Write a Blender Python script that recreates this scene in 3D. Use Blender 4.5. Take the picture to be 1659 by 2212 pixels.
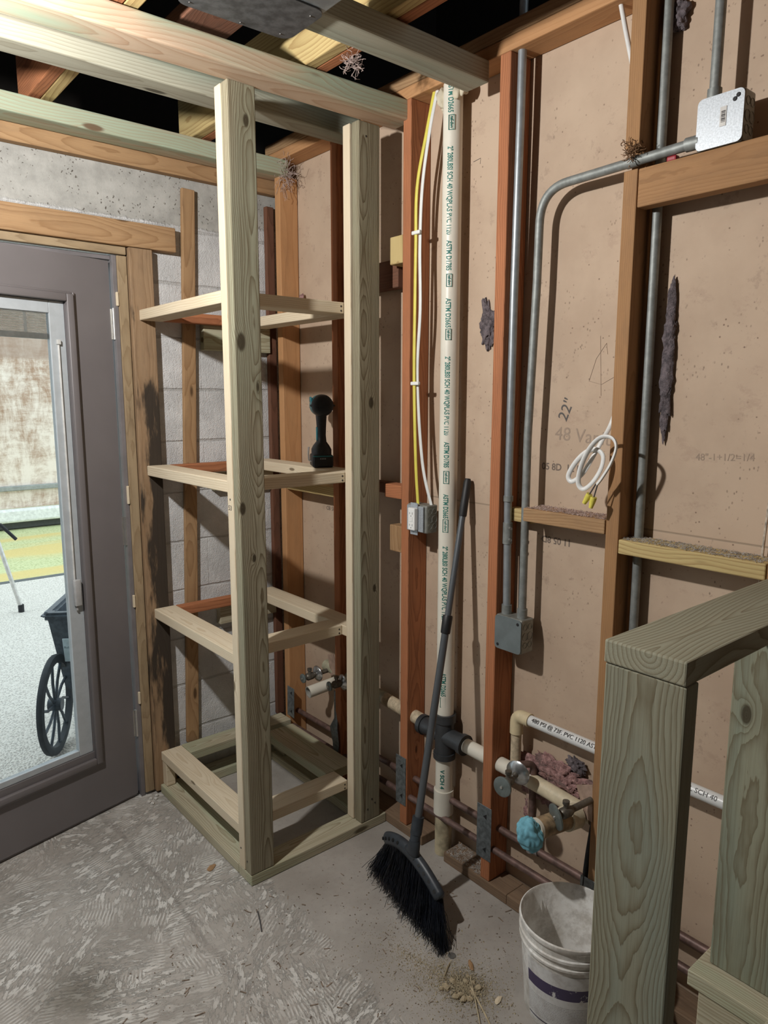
import bpy, bmesh, math, random
from mathutils import Vector, Matrix, noise
rnd = random.Random(7)
for o in list(bpy.data.objects): bpy.data.objects.remove(o)
SC = bpy.context.scene
C = SC.collection
V = Vector

# ---------------------------------------------------------------- camera, light, exposure
cam_d = bpy.data.cameras.new('camera'); cam = bpy.data.objects.new('camera', cam_d); C.objects.link(cam)
yaw, pitch, roll = 0.8746, -0.1583, 0.0014
fw = V((math.cos(yaw)*math.cos(pitch), math.sin(yaw)*math.cos(pitch), math.sin(pitch)))
rt = V((math.sin(yaw), -math.cos(yaw), 0)); up = rt.cross(fw)
r2 = rt*math.cos(roll)+up*math.sin(roll); u2 = up*math.cos(roll)-rt*math.sin(roll)
M = Matrix((r2, u2, -fw)).transposed().to_4x4(); M.translation = V((-1.7210, -2.5808, 1.6128))
cam.matrix_world = M
cam_d.sensor_fit = 'VERTICAL'; cam_d.sensor_height = 36.0; cam_d.lens = 36.0*1541.7/2212
cam_d.clip_start = 0.02; cam_d.clip_end = 200
SC.camera = cam
vs = SC.view_settings
vs.view_transform = 'Standard'; vs.look = 'None'; vs.gamma = 1.0; vs.use_curve_mapping = False
vs.exposure = 0.0

W = bpy.data.worlds.new('sky'); SC.world = W; W.use_nodes = True
nt = W.node_tree; nt.nodes.clear()
bg = nt.nodes.new('ShaderNodeBackground'); ow = nt.nodes.new('ShaderNodeOutputWorld')
bg.inputs[0].default_value = (0.80, 0.93, 1.0, 1); bg.inputs[1].default_value = 2.1
nt.links.new(bg.outputs[0], ow.inputs[0])

def lamp(name, loc, power, radius, col):
    l = bpy.data.lights.new(name, 'POINT'); l.energy = power; l.shadow_soft_size = radius; l.color = col
    o = bpy.data.objects.new(name, l); C.objects.link(o); o.location = loc; return o
lamp('work_light', (-1.68, -1.0, 2.32), 112, 0.03, (1.0, 0.985, 0.955))
l2 = bpy.data.lights.new('fill_light', 'AREA'); l2.energy = 0.6; l2.size = 1.2; l2.color = (1.0, 0.95, 0.88)  # weak soft fill added behind the camera, stands for no actual fixture
o2 = bpy.data.objects.new('fill_light', l2); C.objects.link(o2); o2.location = (-3.0, -3.9, 2.42)
o2.rotation_euler = (math.radians(28), math.radians(-24), 0)

# ---------------------------------------------------------------- node helper
def new_mat(name):
    m = bpy.data.materials.new(name); m.use_nodes = True
    t = m.node_tree; b = t.nodes['Principled BSDF']
    return m, t, b
def setin(t, n, i, v):
    if v is None: return
    if hasattr(v, 'is_output') or isinstance(v, bpy.types.NodeSocket): t.links.new(v, n.inputs[i])
    else: n.inputs[i].default_value = v
def mth(t, op, a, b=None, c=None, clamp=False):
    n = t.nodes.new('ShaderNodeMath'); n.operation = op; n.use_clamp = clamp
    setin(t, n, 0, a); setin(t, n, 1, b)
    if c is not None: setin(t, n, 2, c)
    return n.outputs[0]
def vmth(t, op, a, b=None):
    n = t.nodes.new('ShaderNodeVectorMath'); n.operation = op
    setin(t, n, 0, a); setin(t, n, 1, b)
    return n.outputs[1] if op in ('LENGTH', 'DISTANCE') else n.outputs[0]
def nz(t, vec, scale, detail=2, rough=.5, dist=0):
    n = t.nodes.new('ShaderNodeTexNoise'); setin(t, n, 'Vector', vec); n.inputs['Scale'].default_value = scale
    n.inputs['Detail'].default_value = detail; n.inputs['Roughness'].default_value = rough; n.inputs['Distortion'].default_value = dist
    return n.outputs['Fac']
def voro(t, vec, scale, feat='F1', out='Distance'):
    n = t.nodes.new('ShaderNodeTexVoronoi'); n.feature = feat; setin(t, n, 'Vector', vec); n.inputs['Scale'].default_value = scale
    return n.outputs[out]
def mix(t, f, a, b, mode='MIX'):
    n = t.nodes.new('ShaderNodeMix'); n.data_type = 'RGBA'; n.blend_type = mode
    setin(t, n, 0, f); setin(t, n, 6, a if not isinstance(a, tuple) else (*a[:3], 1)); setin(t, n, 7, b if not isinstance(b, tuple) else (*b[:3], 1))
    return n.outputs[2]
def ramp(t, f, a, b):      # smoothstep a..b
    n = t.nodes.new('ShaderNodeMapRange'); n.interpolation_type = 'SMOOTHSTEP'
    setin(t, n, 0, f); n.inputs[1].default_value = a; n.inputs[2].default_value = b
    return n.outputs[0]
def ocoord(t): return t.nodes.new('ShaderNodeTexCoord').outputs['Object']
def mapv(t, vec, s): return vmth(t, 'MULTIPLY', vec, s)
def bump(t, b, h, strength, dist=.002):
    n = t.nodes.new('ShaderNodeBump'); n.inputs['Strength'].default_value = strength; n.inputs['Distance'].default_value = dist
    setin(t, n, 'Height', h); t.links.new(n.outputs[0], b.inputs['Normal'])
def sep(t, v):
    n = t.nodes.new('ShaderNodeSeparateXYZ'); setin(t, n, 0, v); return n.outputs
def comb(t, x, y, z):
    n = t.nodes.new('ShaderNodeCombineXYZ'); setin(t, n, 0, x); setin(t, n, 1, y); setin(t, n, 2, z); return n.outputs[0]
def plain(name, col, rough=.5, metal=0, var=.12, scale=30, bmp=0, spec=None):
    m, t, b = new_mat(name); o = ocoord(t)
    f = nz(t, o, scale, 4, .6)
    d = tuple(c*(1-var) for c in col[:3]); e = tuple(min(1, c*(1+var)) for c in col[:3])
    t.links.new(mix(t, ramp(t, f, .3, .7), d, e), b.inputs['Base Color'])
    b.inputs['Roughness'].default_value = rough; b.inputs['Metallic'].default_value = metal
    if spec is not None: b.inputs['Specular IOR Level'].default_value = spec
    if bmp: bump(t, b, f, bmp)
    return m

def wood(name, base, grain, tint=None, tamt=0., freq=150, gs=.75, knots=(), rk=.5, rough=.75, stain=None, coarse=.02, pith=.05, dirt=0., streak=0.):
    """solid growth-ring wood; local X is the length of the board"""
    m, t, b = new_mat(name); o = ocoord(t)
    oi = t.nodes.new('ShaderNodeObjectInfo').outputs['Random']
    r1 = mth(t, 'MULTIPLY', oi, 37.7); r2_ = mth(t, 'FRACT', mth(t, 'MULTIPLY', oi, 17.3)); r3 = mth(t, 'FRACT', mth(t, 'MULTIPLY', oi, 91.7))
    off = comb(t, r1, mth(t, 'MULTIPLY', r2_, 9.), mth(t, 'MULTIPLY', r3, 5.))
    p = vmth(t, 'ADD', o, off)
    x, y, z = sep(t, o)[:3]
    sy = mth(t, 'MULTIPLY', mth(t, 'SUBTRACT', r2_, .5), .05)
    sz = mth(t, 'MULTIPLY', mth(t, 'ADD', mth(t, 'MULTIPLY', r3, .5), .75), pith)
    w1 = mth(t, 'MULTIPLY', mth(t, 'SUBTRACT', nz(t, mapv(t, p, (1.6, 1., 1.)), 1., 1), .5), coarse*3.2)
    w2 = mth(t, 'MULTIPLY', mth(t, 'SUBTRACT', nz(t, mapv(t, p, (5., 14., 14.)), 1., 3), .5), .009)
    w3 = mth(t, 'MULTIPLY', mth(t, 'SUBTRACT', nz(t, mapv(t, p, (20., 120., 120.)), 1., 2), .5), .0016)
    yy = mth(t, 'SUBTRACT', y, sy); zz = mth(t, 'SUBTRACT', z, sz)
    rr = mth(t, 'SQRT', mth(t, 'ADD', mth(t, 'MULTIPLY', yy, yy), mth(t, 'MULTIPLY', zz, zz)))
    rr = mth(t, 'ADD', rr, mth(t, 'ADD', w1, mth(t, 'ADD', w2, w3)))
    kd = None
    for (kx, ky, kz, kr) in knots:
        d = vmth(t, 'LENGTH', mapv(t, vmth(t, 'SUBTRACT', o, (kx, ky, kz)), (.5, 1., 1.)))
        q = mth(t, 'DIVIDE', d, kr)
        kd = q if kd is None else mth(t, 'MINIMUM', kd, q)
    if rk > 0:
        vv = mapv(t, p, (2.4, 8., 8.))
        q = mth(t, 'DIVIDE', voro(t, vv, 1.), .13*rk)
        kd = q if kd is None else mth(t, 'MINIMUM', kd, q)
    if kd is not None:
        rr = mth(t, 'ADD', rr, mth(t, 'MULTIPLY', mth(t, 'EXPONENT', mth(t, 'MULTIPLY', kd, -.75)), .022))
    saw = mth(t, 'FRACT', mth(t, 'MULTIPLY', rr, freq))
    ring = mth(t, 'MULTIPLY', mth(t, 'POWER', saw, 2.6), mth(t, 'SUBTRACT', 1., ramp(t, saw, .93, 1.)))
    fib = nz(t, mapv(t, p, (9., 420., 420.)), 1., 2, .6)
    col = mix(t, mth(t, 'MULTIPLY', ring, gs, clamp=True), base, grain)
    if tint:
        tn = ramp(t, nz(t, mapv(t, p, (1.3, 9., 9.)), 1., 2), .45, .62)
        col = mix(t, mth(t, 'MULTIPLY', tn, tamt), col, mix(t, mth(t, 'MULTIPLY', ring, gs*.8), tint, grain))
    big = nz(t, mapv(t, p, (2.5, 6., 6.)), 1., 3)
    col = mix(t, mth(t, 'MULTIPLY', mth(t, 'SUBTRACT', 1., ramp(t, big, .25, .6)), .22), col, grain)
    col = mix(t, mth(t, 'MULTIPLY', ramp(t, fib, .35, .75), .20), col, grain)
    if streak:
        sk = ramp(t, nz(t, mapv(t, p, (1.6, 150., 150.)), 1., 4, .65), .48, .68)
        col = mix(t, mth(t, 'MULTIPLY', sk, streak), col, grain)
    if dirt: col = mix(t, mth(t, 'MULTIPLY', ramp(t, nz(t, mapv(t, p, (7, 25, 25)), 1., 5, .7), .42, .72), dirt), col, (.10, .07, .05))
    if stain:
        (sx, ex, amt) = stain
        g = mth(t, 'MULTIPLY', ramp(t, x, sx-.25, sx), mth(t, 'SUBTRACT', 1., ramp(t, x, ex, ex+.25)))
        g = mth(t, 'MULTIPLY', g, mth(t, 'ADD', .35, mth(t, 'MULTIPLY', ramp(t, y, -.028, .004), .75)))
        s = ramp(t, mth(t, 'ADD', nz(t, mapv(t, p, (3.5, 22., 22.)), 1., 5, .6), mth(t, 'MULTIPLY', g, .24)), .56, .70)
        col = mix(t, mth(t, 'MULTIPLY', s, amt), col, (.035, .028, .022))
    if kd is not None:
        kk = mth(t, 'SUBTRACT', 1., ramp(t, kd, .65, 1.15))
        col = mix(t, mth(t, 'MULTIPLY', kk, .9), col, tuple(c*.38 for c in grain))
    t.links.new(col, b.inputs['Base Color']); b.inputs['Roughness'].default_value = rough
    b.inputs['Specular IOR Level'].default_value = .25
    bump(t, b, mth(t, 'ADD', mth(t, 'MULTIPLY', ring, .6), mth(t, 'MULTIPLY', fib, .6)), .35, .0012)
    return m

PT = dict(base=(.54, .50, .37), grain=(.22, .165, .085))
pine_treated = wood('treated_pine', tint=(.42, .475, .33), tamt=.7, streak=.3, freq=190, rk=.8, **PT)
pine_hero = wood('treated_pine_post', (.335, .305, .215), (.11, .078, .04), tint=(.27, .285, .205), tamt=.6, freq=185, gs=1.0, rk=.4,
                 knots=((.51, .0235, .019, .015), (.01, .035, .019, .011), (-.15, .0, .019, .007), (1.13, -.012, .019, .010)), coarse=.034, streak=.55)
pine_hero2 = wood('treated_pine_post_cool', (.325, .30, .21), (.11, .08, .042), tint=(.255, .275, .20), tamt=.6, freq=200, gs=1.0, rk=.45, knots=((.33, -.006, .019, .011), (-.33, -.02, .019, .008)), coarse=.036, streak=.55)
pine_white = wood('whitewood', (.70, .61, .46), (.46, .34, .20), freq=190, gs=.6, rk=.4, coarse=.01)
pine_pink = wood('treated_pine_pink', (.56, .43, .31), (.36, .20, .11), tint=(.36, .46, .34), tamt=.9, freq=110, gs=.6, rk=.7, coarse=.025)
pine_grey = wood('treated_pine_grey', (.40, .39, .31), (.20, .175, .12), tint=(.32, .37, .30), tamt=.8, freq=120, gs=.6, rk=.7, coarse=.025)
pine_newel = wood('treated_pine_wide', (.27, .265, .195), (.12, .092, .05), tint=(.235, .265, .215), tamt=.8, freq=300, gs=.95, rk=.2, coarse=.030, pith=.12, streak=.25)
fir_red = wood('old_fir_red', (.46, .185, .085), (.22, .078, .036), freq=210, gs=.8, rk=.35, coarse=.016, dirt=.15)
fir_tan = wood('old_fir_tan', (.37, .205, .095), (.24, .12, .05), freq=230, gs=.6, rk=.3, coarse=.014, dirt=.2)
fir_orange = wood('old_fir_orange', (.50, .27, .125), (.36, .17, .07), freq=120, gs=.45, rk=.25, coarse=.015, dirt=.15)
fir_dark = wood('old_fir_dark', (.17, .075, .045), (.08, .035, .02), freq=200, gs=.6, rk=.3, dirt=.3)
fir_brown = wood('old_fir_brown', (.40, .25, .13), (.22, .115, .05), freq=150, gs=.7, rk=.6, coarse=.03, dirt=.2)
jamb_wood = wood('stained_jamb_wood', (.33, .22, .13), (.19, .11, .055), freq=170, gs=.6, rk=.4, stain=(-.72, .42, .95), dirt=.3)
trim_wood = wood('weathered_trim', (.36, .27, .165), (.21, .14, .075), freq=260, gs=.7, rk=.3, dirt=.3)
yellow_pine = wood('yellow_pine', (.55, .43, .20), (.30, .19, .075), freq=130, gs=.9, rk=.7, coarse=.03)
plate_wood = wood('dusty_plate_wood', (.25, .17, .11), (.12, .07, .04), freq=170, gs=.5, rk=.3, dirt=.5)

# ---------------------------------------------------------------- mesh helpers
WM = {}
def tag(o, label=None, cat=None, group=None, kind=None):
    if label: o['label'] = label
    if cat: o['category'] = cat
    if group: o['group'] = group
    if kind: o['kind'] = kind
    return o
def attach(o, parent, world):
    WM[o] = world.copy()
    if parent is not None:
        o.parent = parent; o.matrix_parent_inverse = WM[parent].inverted()
    o.matrix_basis = world
    return o
def empty(name, loc, label=None, cat=None, group=None, mat=None):
    o = bpy.data.objects.new(name, None); o.empty_display_size = .05; C.objects.link(o)
    w = mat if mat is not None else Matrix.Translation(V(loc))
    attach(o, None, w); return tag(o, label, cat, group)
def link_bm(name, bm, mat, parent=None, world=None, smooth=False):
    me = bpy.data.meshes.new(name); bm.normal_update(); bm.to_mesh(me); bm.free()
    if mat is not None:
        for m in (mat if isinstance(mat, (list, tuple)) else [mat]): me.materials.append(m)
    if smooth:
        for p in me.polygons: p.use_smooth = True
        try: me.set_sharp_from_angle(angle=math.radians(smooth if smooth > 1 else 40))
        except Exception: pass
    o = bpy.data.objects.new(name, me); C.objects.link(o)
    attach(o, parent, world if world is not None else Matrix.Identity(4))
    return o
def bm_box(bm, lo, hi, bev=0, seg=1, mat=None, mi=0):
    lo = V(lo); hi = V(hi); r = bmesh.ops.create_cube(bm, size=1)
    vs_ = r['verts']
    for v in vs_: v.co = V([(lo[i]+hi[i])/2+v.co[i]*(hi[i]-lo[i]) for i in range(3)])
    if bev > 0:
        es = list({e for v in vs_ for e in v.link_edges})
        g = bmesh.ops.bevel(bm, geom=es, offset=bev, segments=seg, affect='EDGES', profile=.5)
        vs_ = list({v for f in g['faces'] for v in f.verts} | {v for v in vs_ if v.is_valid})
    if mat is not None: bmesh.ops.transform(bm, matrix=mat, verts=[v for v in vs_ if v.is_valid])
    if mi:
        for f in {f for v in vs_ if v.is_valid for f in v.link_faces}: f.material_index = mi
    return vs_
def box(name, lo, hi, mat, parent=None, bev=.002, seg=2, world=None, smooth=False):
    bm = bmesh.new(); c = (V(lo)+V(hi))/2
    bm_box(bm, V(lo)-c, V(hi)-c, min(bev, min(abs(hi[i]-lo[i]) for i in range(3))*.35), seg)
    w = Matrix.Translation(c)
    if world is not None: w = world @ w
    return link_bm(name, bm, mat, parent, w, smooth)
ROT = {0: Matrix.Identity(3), 1: Matrix.Rotation(math.pi/2, 3, 'Z'), 2: Matrix.Rotation(-math.pi/2, 3, 'Y')}
def board(name, lo, hi, mat, parent=None, ax=None, bev=.0032, flip=False, extra=None, cuts=None):
    """axis-aligned lumber, local X along the board, local Z through its thin side"""
    lo = V([min(lo[i], hi[i]) for i in range(3)]); hi_ = V([max(lo[i], hi[i]) for i in range(3)]); hi_ = V([max(a, b) for a, b in zip(lo, hi)])
    d = hi_-lo; c = (lo+hi_)/2
    if ax is None: ax = max(range(3), key=lambda i: d[i])
    others = [i for i in range(3) if i != ax]; thin = min(others, key=lambda i: d[i]); wide = [i for i in others if i != thin][0]
    e = [V((1, 0, 0)), V((0, 1, 0)), V((0, 0, 1))]
    X = e[ax]; Z = e[thin].copy()
    if flip: Z = -Z
    Y = Z.cross(X)
    R = Matrix((X, Y, Z)).transposed()
    L = (d[ax]/2, d[wide]/2, d[thin]/2)
    bm = bmesh.new(); bm_box(bm, (-L[0], -L[1], -L[2]), L, bev, 2)
    w = Matrix.Translation(c) @ R.to_4x4()
    if extra is not None: w = extra @ w
    return link_bm(name, bm, mat, parent, w)
def sweep(bm, pts, r, seg=12, cap=True, flat=None):
    pts = [V(p) for p in pts]; n = len(pts)
    rs = r if isinstance(r, list) else [r]*n
    tang = [(pts[min(i+1, n-1)]-pts[max(i-1, 0)]).normalized() for i in range(n)]
    a = tang[0].orthogonal().normalized() if flat is None else (V(flat)-tang[0]*V(flat).dot(tang[0])).normalized()
    rings = []
    for i in range(n):
        a = (a-tang[i]*a.dot(tang[i])).normalized(); b_ = tang[i].cross(a)
        ra, rb = rs[i] if isinstance(rs[i], tuple) else (rs[i], rs[i])
        rings.append([bm.verts.new(pts[i]+a*ra*math.cos(2*math.pi*k/seg)+b_*rb*math.sin(2*math.pi*k/seg)) for k in range(seg)])
    for i in range(n-1):
        for k in range(seg):
            bm.faces.new((rings[i][k], rings[i][(k+1) % seg], rings[i+1][(k+1) % seg], rings[i+1][k]))
    if cap:
        bm.faces.new(rings[0][::-1]); bm.faces.new(rings[-1])
def fillet(pts, rad, n=8):
    pts = [V(p) for p in pts]; out = [pts[0]]
    for i in range(1, len(pts)-1):
        a, b_, c = pts[i-1], pts[i], pts[i+1]; u = (a-b_).normalized(); v = (c-b_).normalized()
        ang = u.angle(v); d = min(rad/math.tan(ang/2), (a-b_).length*.49, (c-b_).length*.49)
        p0 = b_+u*d; p1 = b_+v*d
        for k in range(n+1):
            s = k/n; out.append(p0.lerp(b_, s).lerp(b_.lerp(p1, s), s))
    out.append(pts[-1]); return out
def tube(name, pts, r, mat, parent=None, seg=16, flat=None, cap=True, smooth=50):
    bm = bmesh.new(); o = sum((V(p) for p in pts), V())/len(pts)
    sweep(bm, [V(p)-o for p in pts], r, seg, cap, flat)
    return link_bm(name, bm, mat, parent, Matrix.Translation(o), smooth)
def lathe(name, prof, mat, parent=None, world=None, seg=48, smooth=35, closed=False):
    """profile (r, z) round local Z"""
    bm = bmesh.new(); R = []
    for (r, z) in prof:
        if r < 1e-6: R.append([bm.verts.new((0, 0, z))])
        else: R.append([bm.verts.new((r*math.cos(2*math.pi*k/seg), r*math.sin(2*math.pi*k/seg), z)) for k in range(seg)])
    idx = list(range(len(R)-1)) + ([len(R)-1] if closed else [])
    for i in idx:
        A, B = R[i], R[(i+1) % len(R)]
        for k in range(seg):
            k2 = (k+1) % seg
            if len(A) == 1 and len(B) == 1: continue
            if len(A) == 1: bm.faces.new((A[0], B[k], B[k2]))
            elif len(B) == 1: bm.faces.new((A[k], A[k2], B[0]))
            else: bm.faces.new((A[k], A[k2], B[k2], B[k]))
    bmesh.ops.recalc_face_normals(bm, faces=bm.faces)
    return link_bm(name, bm, mat, parent, world, smooth)
def align(loc, d):
    """matrix at loc whose local Z points along d"""
    return Matrix.Translation(V(loc)) @ V(d).to_track_quat('Z', 'Y').to_matrix().to_4x4()
def frame(loc, X, Y):
    X = V(X).normalized(); Y = V(Y).normalized(); Z = X.cross(Y)
    m = Matrix((X, Y, Z)).transposed().to_4x4(); m.translation = V(loc); return m
def text_mesh(name, s, size, world, mat, parent, wrap=None, dy=0, fit=None, ext=.0002, bold=0, spacing=1.0, depth_sub=0):
    cu = bpy.data.curves.new(name, 'FONT'); cu.body = s; cu.size = size; cu.extrude = ext; cu.offset = bold; cu.space_character = spacing
    cu.resolution_u = 3
    to = bpy.data.objects.new(name+'_t', cu); C.objects.link(to)
    dg = bpy.context.evaluated_depsgraph_get(); dg.update()
    me = bpy.data.meshes.new_from_object(to.evaluated_get(dg)); bpy.data.objects.remove(to); bpy.data.curves.remove(cu)
    me.name = name; me.materials.clear(); me.materials.append(mat)
    if fit:
        mx = max(v.co.x for v in me.vertices)
        for v in me.vertices: v.co.x *= fit/mx
    for v in me.vertices: v.co.y += dy
    if wrap:
        b2 = bmesh.new(); b2.from_mesh(me); bmesh.ops.triangulate(b2, faces=b2.faces)
        for _ in range(3):
            es = [e for e in b2.edges if abs(e.verts[0].co.y-e.verts[1].co.y) > .0035]
            if es: bmesh.ops.subdivide_edges(b2, edges=es, cuts=1)
        b2.to_mesh(me); b2.free()
    if wrap:          # wrap local y round a cylinder of radius `wrap` whose axis is local x at z=-wrap
        for v in me.vertices:
            a = v.co.y/wrap; rr = wrap+v.co.z
            v.co = V((v.co.x, math.sin(a)*rr, math.cos(a)*rr-wrap))
    o = bpy.data.objects.new(name, me); C.objects.link(o); attach(o, parent, world); return o
def strokes(name, paths, r, world, mat, parent):
    bm = bmesh.new()
    for p in paths: sweep(bm, [V((x, y, .0002)) for x, y in p], (r, ) * len(p) if False else [(r, r*.3)]*len(p), 6, True, flat=(0.3, 1, 0) if len(p) < 2 else None)
    return link_bm(name, bm, mat, parent, world)

# ---------------------------------------------------------------- structure materials
def floor_mat():
    m, t, b = new_mat('concrete_slab'); o = ocoord(t); x, y, z = sep(t, o)[:3]
    warp = nz(t, o, 2.2, 4, .6)
    edge = mth(t, 'ADD', mth(t, 'ADD', x, .62), mth(t, 'MULTIPLY', mth(t, 'SUBTRACT', nz(t, o, 6, 6, .65), .5), .34))
    rough = mth(t, 'SUBTRACT', 1., ramp(t, edge, -.025, .025))
    # trowel ridges in swirled patches
    pc = voro(t, vmth(t, 'ADD', o, comb(t, warp, warp, 0.)), 3.2, 'F1', 'Color')
    ang = mth(t, 'MULTIPLY', sep(t, pc)[0], 2.2)
    n = t.nodes.new('ShaderNodeVectorRotate'); n.rotation_type = 'Z_AXIS'; setin(t, n, 'Vector', o); setin(t, n, 'Angle', ang)
    rx, ry, rz = sep(t, vmth(t, 'ADD', n.outputs[0], mapv(t, comb(t, nz(t, o, 5, 2), nz(t, o, 4, 2), 0.), (.05, .05, 0.))))[:3]
    ridge = mth(t, 'ADD', mth(t, 'MULTIPLY', mth(t, 'SINE', mth(t, 'MULTIPLY', rx, 560.)), .5), .5)
    blot = ramp(t, nz(t, mapv(t, n.outputs[0], (46., 15., 1.)), 1., 6, .75), .47, .56)
    patch = ramp(t, nz(t, o, 4.5, 5, .65), .40, .58)
    rm = mth(t, 'MULTIPLY', ramp(t, nz(t, o, 5.5, 3), .48, .60), ramp(t, nz(t, mapv(t, n.outputs[0], (9, 30, 1)), 1, 3), .35, .6))
    up_ = mth(t, 'MULTIPLY', rough, mth(t, 'MAXIMUM', mth(t, 'MULTIPLY', blot, mth(t, 'ADD', .35, mth(t, 'MULTIPLY', patch, .65))), mth(t, 'MULTIPLY', rm, ridge)))
    smooth = mix(t, ramp(t, nz(t, o, 3., 6, .6), .3, .7), (.30, .275, .245), (.42, .39, .355))
    smooth = mix(t, mth(t, 'MULTIPLY', ramp(t, nz(t, o, 60., 4, .7), .5, .75), .4), smooth, (.26, .235, .205))
    smooth = mix(t, mth(t, 'MULTIPLY', mth(t, 'SUBTRACT', 1., ramp(t, voro(t, o, 55.), .06, .14)), .35), smooth, (.12, .10, .085))
    col = mix(t, mth(t, 'MULTIPLY', up_, .9), smooth, (.63, .61, .57))
    # long crack / joint lines and dark damp spot
    ln = mth(t, 'ABSOLUTE', mth(t, 'ADD', mth(t, 'ADD', x, .90), mth(t, 'MULTIPLY', mth(t, 'SUBTRACT', nz(t, o, 2.5, 4), .5), .12)))
    ln = mth(t, 'SUBTRACT', 1., ramp(t, ln, .004, .014))
    col = mix(t, mth(t, 'MULTIPLY', ln, .30), col, (.19, .165, .145))
    sp = vmth(t, 'DISTANCE', mapv(t, o, (1., .75, 0.)), (-1.27, -.54, 0.))
    sp = mth(t, 'SUBTRACT', 1., ramp(t, mth(t, 'ADD', sp, mth(t, 'MULTIPLY', nz(t, o, 8, 4), .1)), .07, .20))
    col = mix(t, mth(t, 'MULTIPLY', sp, .6), col, (.10, .085, .055))
    t.links.new(col, b.inputs['Base Color']); b.inputs['Roughness'].default_value = .8
    h = mth(t, 'ADD', mth(t, 'MULTIPLY', up_, 1.), mth(t, 'MULTIPLY', nz(t, o, 90, 5, .7), .25))
    bump(t, b, h, .8, .0035)
    return m
def block_mat():
    m, t, b = new_mat('block_wall'); o = ocoord(t); x, y, z = sep(t, o)[:3]
    zz = mth(t, 'DIVIDE', mth(t, 'ADD', z, mth(t, 'ADD', -.018, mth(t, 'MULTIPLY', mth(t, 'SUBTRACT', nz(t, o, 9, 3), .5), .008))), .2032)
    row = mth(t, 'FLOOR', zz); fz = mth(t, 'FRACT', zz)
    dz = mth(t, 'MULTIPLY', mth(t, 'MINIMUM', fz, mth(t, 'SUBTRACT', 1., fz)), .2032)
    fx = mth(t, 'FRACT', mth(t, 'DIVIDE', mth(t, 'ADD', x, mth(t, 'MULTIPLY', row, .2032)), .4064))
    dx = mth(t, 'MULTIPLY', mth(t, 'MINIMUM', fx, mth(t, 'SUBTRACT', 1., fx)), .4064)
    jw = mth(t, 'MULTIPLY', ramp(t, nz(t, o, 4, 3), .35, .6), .006)
    j = ramp(t, mth(t, 'SUBTRACT', dz, mth(t, 'MULTIPLY', jw, .5)), .0005, .0055)
    jv = ramp(t, dx, .0005, .004); jv = mth(t, 'ADD', mth(t, 'MULTIPLY', jv, .25), .75); j = mth(t, 'MULTIPLY', j, jv)
    white = mix(t, ramp(t, nz(t, o, 6, 6, .65), .35, .7), (.56, .56, .56), (.74, .74, .74))
    white = mix(t, mth(t, 'MULTIPLY', mth(t, 'SUBTRACT', 1., j), .42), white, (.30, .29, .27))
    pits = mth(t, 'SUBTRACT', 1., ramp(t, voro(t, vmth(t, 'ADD', o, mapv(t, comb(t, nz(t, o, 30, 3), nz(t, o, 25, 3), nz(t, o, 28, 3)), (.05, .05, .05))), 75.), .14, .26))
    pm = ramp(t, nz(t, o, 9, 4, .7), .44, .54)
    conc = mix(t, ramp(t, nz(t, o, 7, 7, .7), .3, .7), (.29, .285, .265), (.46, .45, .42))
    conc = mix(t, mth(t, 'MULTIPLY', mth(t, 'MULTIPLY', pits, pm), .85), conc, (.07, .055, .04))
    edge = ramp(t, mth(t, 'ADD', mth(t, 'SUBTRACT', z, mth(t, 'MULTIPLY', ramp(t, x, -.3, -.12), .04)), mth(t, 'MULTIPLY', mth(t, 'SUBTRACT', nz(t, o, 16, 6, .7), .5), .03)), 2.259, 2.271)
    t.links.new(mix(t, edge, white, conc), b.inputs['Base Color']); b.inputs['Roughness'].default_value = .85
    inv = mth(t, 'SUBTRACT', 1., edge)
    tex = mth(t, 'ADD', nz(t, o, 230, 4, .6), mth(t, 'MULTIPLY', nz(t, mapv(t, o, (1, 1, .5)), 95, 3, .6), .7))
    h = mth(t, 'ADD', mth(t, 'MULTIPLY', mth(t, 'MULTIPLY', j, inv), .9), mth(t, 'MULTIPLY', tex, mth(t, 'ADD', .15, mth(t, 'MULTIPLY', inv, .85))))
    h = mth(t, 'SUBTRACT', h, mth(t, 'MULTIPLY', mth(t, 'MULTIPLY', pits, pm), .3))
    bump(t, b, h, .9, .0042)
    return m
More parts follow.
